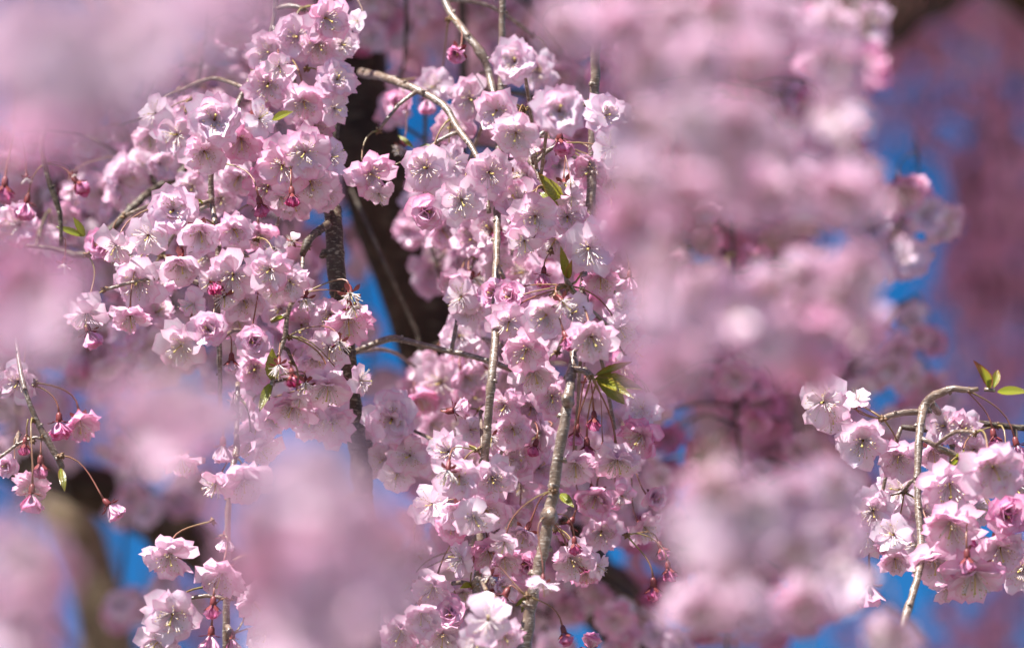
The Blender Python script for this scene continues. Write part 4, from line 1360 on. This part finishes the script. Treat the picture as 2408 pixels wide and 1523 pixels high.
WH = dict(pink=-.12)
PK = dict(pink=.12)
spray('blossom_spray', 'most blurred blossom spray of all, pale mauve with whitish and brownish patches', 1.1, [[(260, -500), (255, -100), (250, 120), (230, 300)], [(255, -100), (430, 30), (520, 180)]],
      [(30, 50), (140, 80, WH), (285, 10), (95, 180, WH), (285, 165, WH), (200, 255, PK), (60, 290, PK), (430, 10, WH), (400, 120, WH), (545, 0), (0, 170, PK), (340, 60)], 201, 198)
spray('blossom_spray', 'blurred rosy spray with few large petals reaching beside the dark bud stalks', 1.3, [[(-120, 300), (-20, 560), (60, 700), (90, 830)]],
      [(50, 655, PK), (110, 700, PK), (30, 770), (95, 790, WH), (0, 710, PK)], 202, 160, pink=.06)
spray('blossom_spray', 'whitish blurred spray in front of the pale straight twig and its buds', 1.2, [[(380, 780, 5), (385, 870, 5), (380, 960, 6), (390, 1040, 6)]],
      [(320, 985, WH), (425, 950, WH), (510, 975, WH), (400, 1055), (470, 1040)], 203, 150)
spray('blossom_spray', 'big blurred pink spray, the largest soft mass in front of the dark upright stem', 1.2, [[(760, 960, 5), (765, 1100, 6), (770, 1200, 7), (765, 1500, 7), (760, 1700, 7)]],
      [(660, 1130, WH), (760, 1100), (590, 1240, PK), (935, 1270), (920, 1390), (675, 1240, PK), (760, 1225, WH), (850, 1205), (620, 1330, PK), (705, 1340), (800, 1310, WH), (885, 1290), (655, 1430, WH), (750, 1420), (850, 1400, WH), (690, 1515), (790, 1515)], 204, 172, pink=.02)
spray('blossom_spray', 'blurred spray drooping before the pale mossy limb', 1.3, [[(60, 1050, 6), (70, 1300, 7), (75, 1600, 7)]],
      [(30, 1300), (100, 1345, PK), (50, 1430), (10, 1490), (80, 1525)], 205, 150, pink=.02)
spray('blossom_spray', 'long blurred curtain of mauve blossom hiding the shoots behind it, with pale upper flowers', 1.48, [[(1640, -300), (1650, 0), (1660, 250), (1670, 520), (1650, 760), (1645, 1000), (1690, 1250), (1700, 1600)], [(1650, 0), (1500, 120), (1480, 300)], [(1650, 0), (1760, 120), (1800, 300), (1830, 420)]],
      [(1350, 70), (1460, 60, PK), (1590, 50, WH), (1710, 30, PK), (1810, 60, WH), (1650, 140, WH), (1530, 150), (1770, 140, PK),
       (1515, 310, WH), (1630, 290), (1745, 300, WH), (1835, 360), (1500, 420, WH), (1600, 430), (1700, 420, PK), (1795, 455), (1500, 530, PK), (1665, 350, WH),
       (1560, 660, WH), (1660, 690), (1540, 760), (1725, 740, PK), (1630, 800), (1575, 860),
       (1680, 1160, WH), (1770, 1210, WH), (1630, 1260, WH), (1715, 1330, PK), (1640, 1430, WH), (1760, 1440, WH)], 206, 158, dsp=.07, pink=.02, fy=-.3)
spray('blossom_spray', 'blurred spray with whitish round flowers and sky behind it, beside the mauve curtain', 1.66, [[(1940, -300), (1945, 100), (1950, 400), (1930, 680), (1900, 900), (1890, 1150), (1900, 1600)]],
      [(1965, 385, WH), (1895, 440), (1990, 455), (1900, 650), (1985, 695, WH), (2020, 775, PK), (1930, 790, PK), (1850, 790), (1800, 690), (1790, 790, PK), (1885, 860),
       (1870, 1170), (1950, 1150, WH), (1870, 1290, WH), (1965, 1260), (1890, 1420), (1990, 1360), (2090, 1500, WH), (1960, 150), (1960, 270), (2010, 640)], 207, 144, pink=.03, fy=-.25)
spray('blossom_spray', 'softly blurred deep pink pair of blossoms with a dark centre near the black limb', 1.95, [[(2060, -300), (2050, 0), (2030, 150), (1990, 240)]],
      [(1940, 150, PK), (2035, 150, PK), (1975, 210, PK), (1950, 70, dict(pink=-.02)), (2040, 60, WH), (1900, 50)], 208, 122, pink=.10)

# ------------------------------------------------------------------ sprays behind the focus
BG = 'soft blossom sprays behind the sharp shoots'


def backdrop(label, d, dsp, path, regions, seed, dia=(84, 112), pink=0.03, n_fac=1.0, lod=1, name='blossom_spray', group=BG, gap=0.36, w=9, hole=1.0, mat=None):
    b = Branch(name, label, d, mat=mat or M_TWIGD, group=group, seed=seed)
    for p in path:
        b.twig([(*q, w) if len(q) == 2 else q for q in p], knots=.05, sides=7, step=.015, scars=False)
    rng = b.rng
    pts = []
    for (cu, cv, ru, rv) in regions:
        fd = sum(dia) / 2 * DF / d
        n = int(n_fac * 1.3 * (math.pi * ru * rv) / (math.pi * fd * fd / 4) + 1)
        for k in range(n * 3):
            if n <= 0:
                break
            a, r = rng.uniform(0, 6.283), math.sqrt(rng.random())
            u, v = cu + ru * r * math.cos(a), cv + rv * r * math.sin(a)
            if hole > 0 and in_hole(u, v, hole):
                continue
            if any((u - x) ** 2 + (v - y) ** 2 < (gap * fd) ** 2 for x, y in pts):
                continue
            pts.append((u, v)); n -= 1
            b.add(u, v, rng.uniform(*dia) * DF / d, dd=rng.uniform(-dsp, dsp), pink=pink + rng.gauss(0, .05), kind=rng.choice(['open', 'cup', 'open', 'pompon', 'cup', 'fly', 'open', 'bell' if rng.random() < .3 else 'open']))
    b.build(sharp=False, lod=lod, per=5, reach=.035)
    return b


backdrop('soft mauve blossom spray high behind the tan angled twig', 2.95, .12, [[(980, -300), (985, -50), (960, 80)], [(985, -50), (1200, -20), (1330, 120)], [(1085, -120, 20), (1088, 60, 22), (1090, 240, 24), (1092, 420, 20)]],
         [(930, 50, 110, 90), (1250, 60, 130, 90), (1340, 160, 80, 110), (1150, 30, 50, 40), (860, 60, 60, 60)], 301, pink=.07)
backdrop('soft mauve blossoms just behind the brown limb fork, dangling over blue sky', 2.78, .08, [[(960, -200), (950, 150), (920, 260), (1000, 330)]],
         [(915, 262, 40, 32), (1000, 330, 80, 28), (960, 215, 40, 30)], 302, pink=.07)
backdrop('soft rosy spray filling the space behind the wide pink mass', 2.82, .10, [[(500, -300), (480, 100), (420, 400), (400, 800)], [(480, 100), (650, 300), (640, 700)]],
         [(420, 240, 240, 80), (330, 420, 180, 120), (600, 180, 150, 140), (620, 420, 150, 130), (380, 650, 200, 150), (620, 640, 110, 120), (660, 860, 120, 100), (480, 830, 140, 90)], 303, pink=.06)
backdrop('dim violet blossom spray behind the dark shaded twig', 2.95, .12, [[(60, -200), (80, 200), (90, 500), (60, 900)]],
         [(120, 420, 130, 130), (110, 560, 130, 120), (230, 700, 120, 110), (120, 830, 120, 90), (40, 980, 60, 110), (190, 850, 90, 90), (300, 860, 120, 60)], 304, pink=.08)
backdrop('soft deep pink spray in the gap between the limb and the slim grey twig', 2.72, .08, [[(1000, 200), (1000, 420), (1010, 560), (1040, 660)]],
         [(1010, 560, 80, 70), (950, 545, 32, 36), (1050, 625, 60, 45), (1120, 600, 90, 90), (1100, 480, 120, 90), (1290, 440, 150, 140)], 305, pink=.12)
backdrop('soft pink spray crossing behind the ringed grey twig and the spur', 2.70, .08, [[(1240, 500), (1250, 800), (1230, 1050), (1100, 1300)]],
         [(1215, 720, 85, 110), (1330, 680, 160, 140), (1120, 950, 170, 120), (1300, 1000, 200, 140), (1060, 1080, 150, 90)], 306, pink=.10)
backdrop('soft pink spray low behind the thick shiny twig', 2.86, .10, [[(1350, 1000), (1340, 1200), (1300, 1400), (1250, 1600)]],
         [(1130, 1260, 200, 110), (1330, 1180, 140, 100), (1060, 1440, 180, 120), (1310, 1440, 120, 110), (1480, 1180, 120, 130), (1500, 1480, 110, 70), (1430, 1480, 60, 60)], 307, pink=.10)
backdrop('shade-tinted plum spray behind the mauve curtain', 2.9, .12, [[(1750, -200), (1740, 200), (1720, 700), (1740, 1200), (1700, 1600)]],
         [(1420, 170, 120, 150), (1560, 350, 150, 200), (1700, 250, 180, 250), (1880, 330, 120, 150), (1640, 700, 180, 240), (1820, 760, 170, 170), (1620, 1100, 140, 160), (1800, 1080, 160, 160), (1750, 1350, 250, 150)], 308, pink=.26, n_fac=.7)  # deep pink pigment stands in for shade in the curtain's gaps
spray('blossom_spray', 'round soft flower group hanging free against blue sky above the knotty arching branch', 2.86, [[(2150, 330, 5), (2160, 400, 5), (2140, 470, 5), (2110, 540, 5), (2080, 620, 5)]],
      [(2078, 572, dict(dia=128, pink=-.1)), (2045, 535, WH), (2125, 605, WH), (2035, 610), (2180, 505, WH), (2215, 525), (2128, 452, PK), (2150, 470, PK), (2100, 520)], 309, 104, group=BG, mat=M_TWIGD)
backdrop('dusky plum spray on a thin dark twig above the knotty arching branch', 3.05, .10, [[(2110, 720, 18), (2070, 770, 22), (2020, 830, 18), (1960, 920, 14), (1930, 1000, 12)], [(2110, 720, 14), (2150, 700, 8)]],
         [(2160, 735, 30, 25), (2150, 830, 60, 50), (2110, 900, 90, 50), (2010, 860, 60, 60), (2100, 960, 110, 60), (2180, 940, 60, 60)], 310, pink=.14, hole=.5)
backdrop('lilac blossom spray swaying below the low dark limb', 3.3, .15, [[(340, 900), (330, 1080), (300, 1180)]],
         [(300, 1080, 110, 55), (430, 1130, 70, 55), (330, 1190, 60, 50), (210, 1050, 70, 50), (420, 1400, 70, 60), (330, 1450, 70, 60), (120, 950, 90, 50)], 311, pink=.06, hole=.5)
backdrop('violet blossoms seen through the slit left of the brown limb', 3.6, .1, [[(860, 300), (850, 560), (870, 900)]],
         [(850, 580, 34, 70), (865, 770, 34, 60), (885, 900, 34, 34), (740, 600, 44, 60), (870, 1010, 30, 40)], 312, pink=.04, hole=.0, n_fac=1.5, gap=.25)

DIM = dict(group=BG, lod=1, gap=.42)
backdrop('dim far spray hung deep behind the wide pink mass and the dark shaded twig', 3.7, .25, [[(300, -300), (320, 300), (330, 900)], [(620, -300), (610, 300), (630, 900)]],
         [(300, 450, 320, 260), (620, 300, 220, 300), (620, 760, 200, 200), (200, 800, 200, 160)], 321, pink=.12, n_fac=.9, **DIM)
backdrop('dim far spray hung deep behind the slim ringed twig', 3.75, .25, [[(1180, -300), (1170, 300), (1160, 900), (1150, 1500)]],
         [(1150, 500, 260, 330), (1180, 1000, 260, 260), (1130, 1380, 260, 200), (1100, 80, 260, 120), (1400, 500, 160, 350), (1400, 1000, 160, 250)], 322, pink=.14, n_fac=.9, **DIM)
backdrop('dim shade-tinted far spray hung deep behind the blurred mauve curtain', 3.9, .25, [[(1750, -300), (1750, 300), (1760, 900), (1740, 1600)]],
         [(1620, 200, 250, 260), (1800, 380, 260, 260), (1680, 800, 230, 300), (1880, 850, 180, 200), (1750, 1300, 280, 240), (2000, 1150, 180, 180)], 323, pink=.30, n_fac=.8, **DIM)  # shade behind the curtain is put into this deeper pink

# ------------------------------------------------------------------ other trees, far behind
def mass_mesh(name, spots, rng, pink, parent, inv, scale=(0.9, 1.3)):
    """clusters of small blossoms (four-petalled tufts) spread through a volume: one uncountable mass"""
    V, F, C = [], [], []
    n = 0
    base = []
    for k in range(5):
        T = flower_template('pompon', k, 0)
        mb = MB()
        for p in T['pet'][::2]:
            mb.add(*p, 0)
        base.append((np.vstack(mb.v), mb.f, np.vstack(mb.c)))
    Fs = []
    for (c, r, cnt) in spots:
        for i in range(cnt):
            while True:
                q = Vector((rng.uniform(-1, 1), rng.uniform(-1, 1), rng.uniform(-1, 1)))
                if q.length < 1:
                    break
            p = c + Vector((q.x * r[0], q.y * r[1], q.z * r[2]))
            v, f, cc = base[rng.randrange(5)]
            m = np.array(orient(Vector((rng.gauss(0, 1), rng.gauss(-.4, 1), rng.gauss(-.5, 1))), rng).to_3x3()) * rng.uniform(*scale)
            V.append(v @ m.T + np.array(p))
            a = cc.copy(); a[:, 2] = rng.random(); C.append(a)
            Fs.append(np.array(f) + n)
            n += len(v)
    me = bpy.data.meshes.new(name)
    me.from_pydata(np.vstack(V).tolist(), [], np.vstack(Fs).tolist())
    me.materials.append(M_PETAL)
    at = me.attributes.new('pig', 'FLOAT_COLOR', 'POINT')
    at.data.foreach_set('color', np.vstack(C).astype(np.float32).ravel())
    o = link(name, me, parent, None, inv)
    o.color = (pink, 0, 0, 1)
    o['kind'] = 'stuff'
    return o


def far_tree(label, d, spots, seed, base, limbs, pink=.02, dens=1.0, name='cherry_tree'):
    rng = random.Random(seed)
    root = link(name, None)
    root.location = base
    inv = Matrix.Translation(-Vector(base))
    tag(root, label, 'tree', 'cherry trees further back')
    top = None
    mb = MB()
    b = Vector(base)
    mid = b + Vector((0, 0, 1.4))
    twig_geo(mb, [(b - Vector((0, 0, .1)), .22), (b + Vector((.02, 0, .5)), .15), (mid, .12), (mid + Vector((.03, .03, .4)), .10)], 12, .06, .03, rng)
    link('trunk', mb.mesh('trunk', [M_LIMB]), root, None, inv)
    for L in limbs:
        mb = MB()
        pts = [(mid + Vector((0, 0, .25)), .07)] + [ip(*q) for q in L]
        twig_geo(mb, pts, 9, .05, .05, rng)
        link('limb', mb.mesh('limb', [M_LIMB]), root, None, inv)
    sp = []
    for (u, v, ru, rv) in spots:
        dd = d + rng.uniform(-.5, .5)
        s = px(dd)
        cnt = int(dens * 4.4 * ru * rv * s * s * 3.14 / (0.0007) + 3)
        sp.append((P(u, v, dd), (ru * s, .35, rv * s), cnt))
    mass_mesh('crown', sp, rng, pink, root, inv)
    mb = MB()
    for (c, r, cnt) in sp:
        for k in range(3):
            p = c + Vector((rng.uniform(-1, 1) * r[0], rng.uniform(-1, 1) * r[1], r[2] * 1.6))
            q = p + Vector((rng.gauss(0, .015), rng.gauss(0, .03), -r[2] * 3.4))
            twig_geo(mb, [(p, .0035), ((p + q) / 2 + Vector((rng.gauss(0, .01), 0, 0)), .003), (q, .002)], 5, .04, .05, rng)
    tag(link('hanging_twigs', mb.mesh('hanging_twigs', [M_LIMB]), root, None, inv), kind='stuff')
    return root


far_tree('distant weeping cherry, dim purple crown far behind with blue gaps', 6.5,
         [(2250, 235, 85, 45), (2190, 40, 90, 60), (2390, 45, 50, 70), (2320, 430, 80, 70), (2360, 560, 80, 130), (2390, 740, 60, 150), (2290, 660, 50, 90), (2380, 940, 70, 80), (2300, 930, 60, 40),
          (2290, 330, 50, 45), (2160, 200, 30, 60), (2390, 330, 40, 40), (2270, 520, 40, 60), (2180, 985, 80, 40), (2330, 860, 40, 30), (2370, 420, 70, 90), (2390, 620, 50, 90), (2060, 250, 60, 50), (2110, 120, 60, 60), (2150, 420, 30, 40), (2230, 640, 40, 60), (2300, 740, 60, 30)],
         501, (2.4, 7.4, 0), [[(2700, 1300, 6.6, 40), (2600, 800, 6.6, 34), (2420, 500, 6.5, 26), (2330, 250, 6.5, 18), (2250, 60, 6.5, 12)], [(2600, 800, 6.6, 26), (2420, 760, 6.5, 18), (2300, 640, 6.5, 12)]], pink=.21)
far_tree('distant cherry with a low dark crown behind the hanging bare twig', 6.0,
         [(2380, 1400, 40, 70), (2240, 1510, 110, 40), (2330, 1530, 90, 50), (2010, 1520, 60, 30), (1900, 1000, 150, 120), (1760, 1000, 120, 120), (1880, 560, 60, 40), (1770, 560, 100, 60)],
         502, (1.0, 7.6, 0), [[(2300, 1900, 6.2, 40), (2330, 1600, 6.1, 30), (2300, 1420, 6, 18)], [(2300, 1900, 6.2, 36), (1900, 1300, 6.1, 22), (1850, 950, 6, 14)]], pink=.21)
far_tree('distant cherry with a lilac crown low behind the mossy limb', 6.5,
         [(60, 1100, 50, 60), (40, 1380, 60, 70), (350, 1490, 40, 30), (440, 1400, 50, 50), (500, 1180, 50, 50), (150, 1010, 60, 40), (520, 1520, 60, 30), (300, 1050, 60, 40)],
         503, (-1.6, 7.8, 0), [[(100, 1900, 6.8, 40), (200, 1600, 6.6, 26), (60, 1400, 6.5, 16), (60, 1100, 6.5, 12)]], dens=1.2, pink=.2)

# unseen upper crown masses, added above the view to shade the background
rc = random.Random(900)
puff = mass_mesh('shade_blossom_mass', [(Vector((0, 0, 0)), (.34, .34, .22), 420)], rc, .05, tree, None, (1.0, 1.5))
puff.matrix_parent_inverse = TINV
spots = []
for k in range(230):
    x, y = rc.uniform(-3.2, 2.4), rc.uniform(2.5, 7.2)
    spots.append((x, y, 3.25 + 0.42 * (y - 2.5) + rc.uniform(0, .7)))
for k in range(60):
    x, y = rc.uniform(-1.5, 1.6), rc.uniform(5.2, 6.6)
    spots.append((x, y, 4.45 + .3 * (y - 5.2) + rc.uniform(0, .8)))
for k in range(60):
    spots.append((rc.uniform(-1.5, .6), rc.uniform(2.28, 2.7), rc.uniform(3.25, 3.6)))
for k in range(140):
    x, y = rc.uniform(-.6, 1.3), rc.uniform(4.5, 6.5)
    spots.append((x, y, 4.75 + .25 * (y - 4.5) + rc.uniform(.15, .8)))
for k, q in enumerate(spots):
    o = puff if k == 0 else puff.copy()
    if k:
        col.objects.link(o)
    s_ = rc.uniform(.8, 1.15) * (.45 if q[1] < 1.5 else .8 if q[1] < 2.71 else 1)
    o.matrix_basis = Matrix.Translation(q) @ Matrix.Rotation(rc.uniform(0, 6.28), 4, 'Z') @ Matrix.Diagonal((s_, s_, s_, 1))
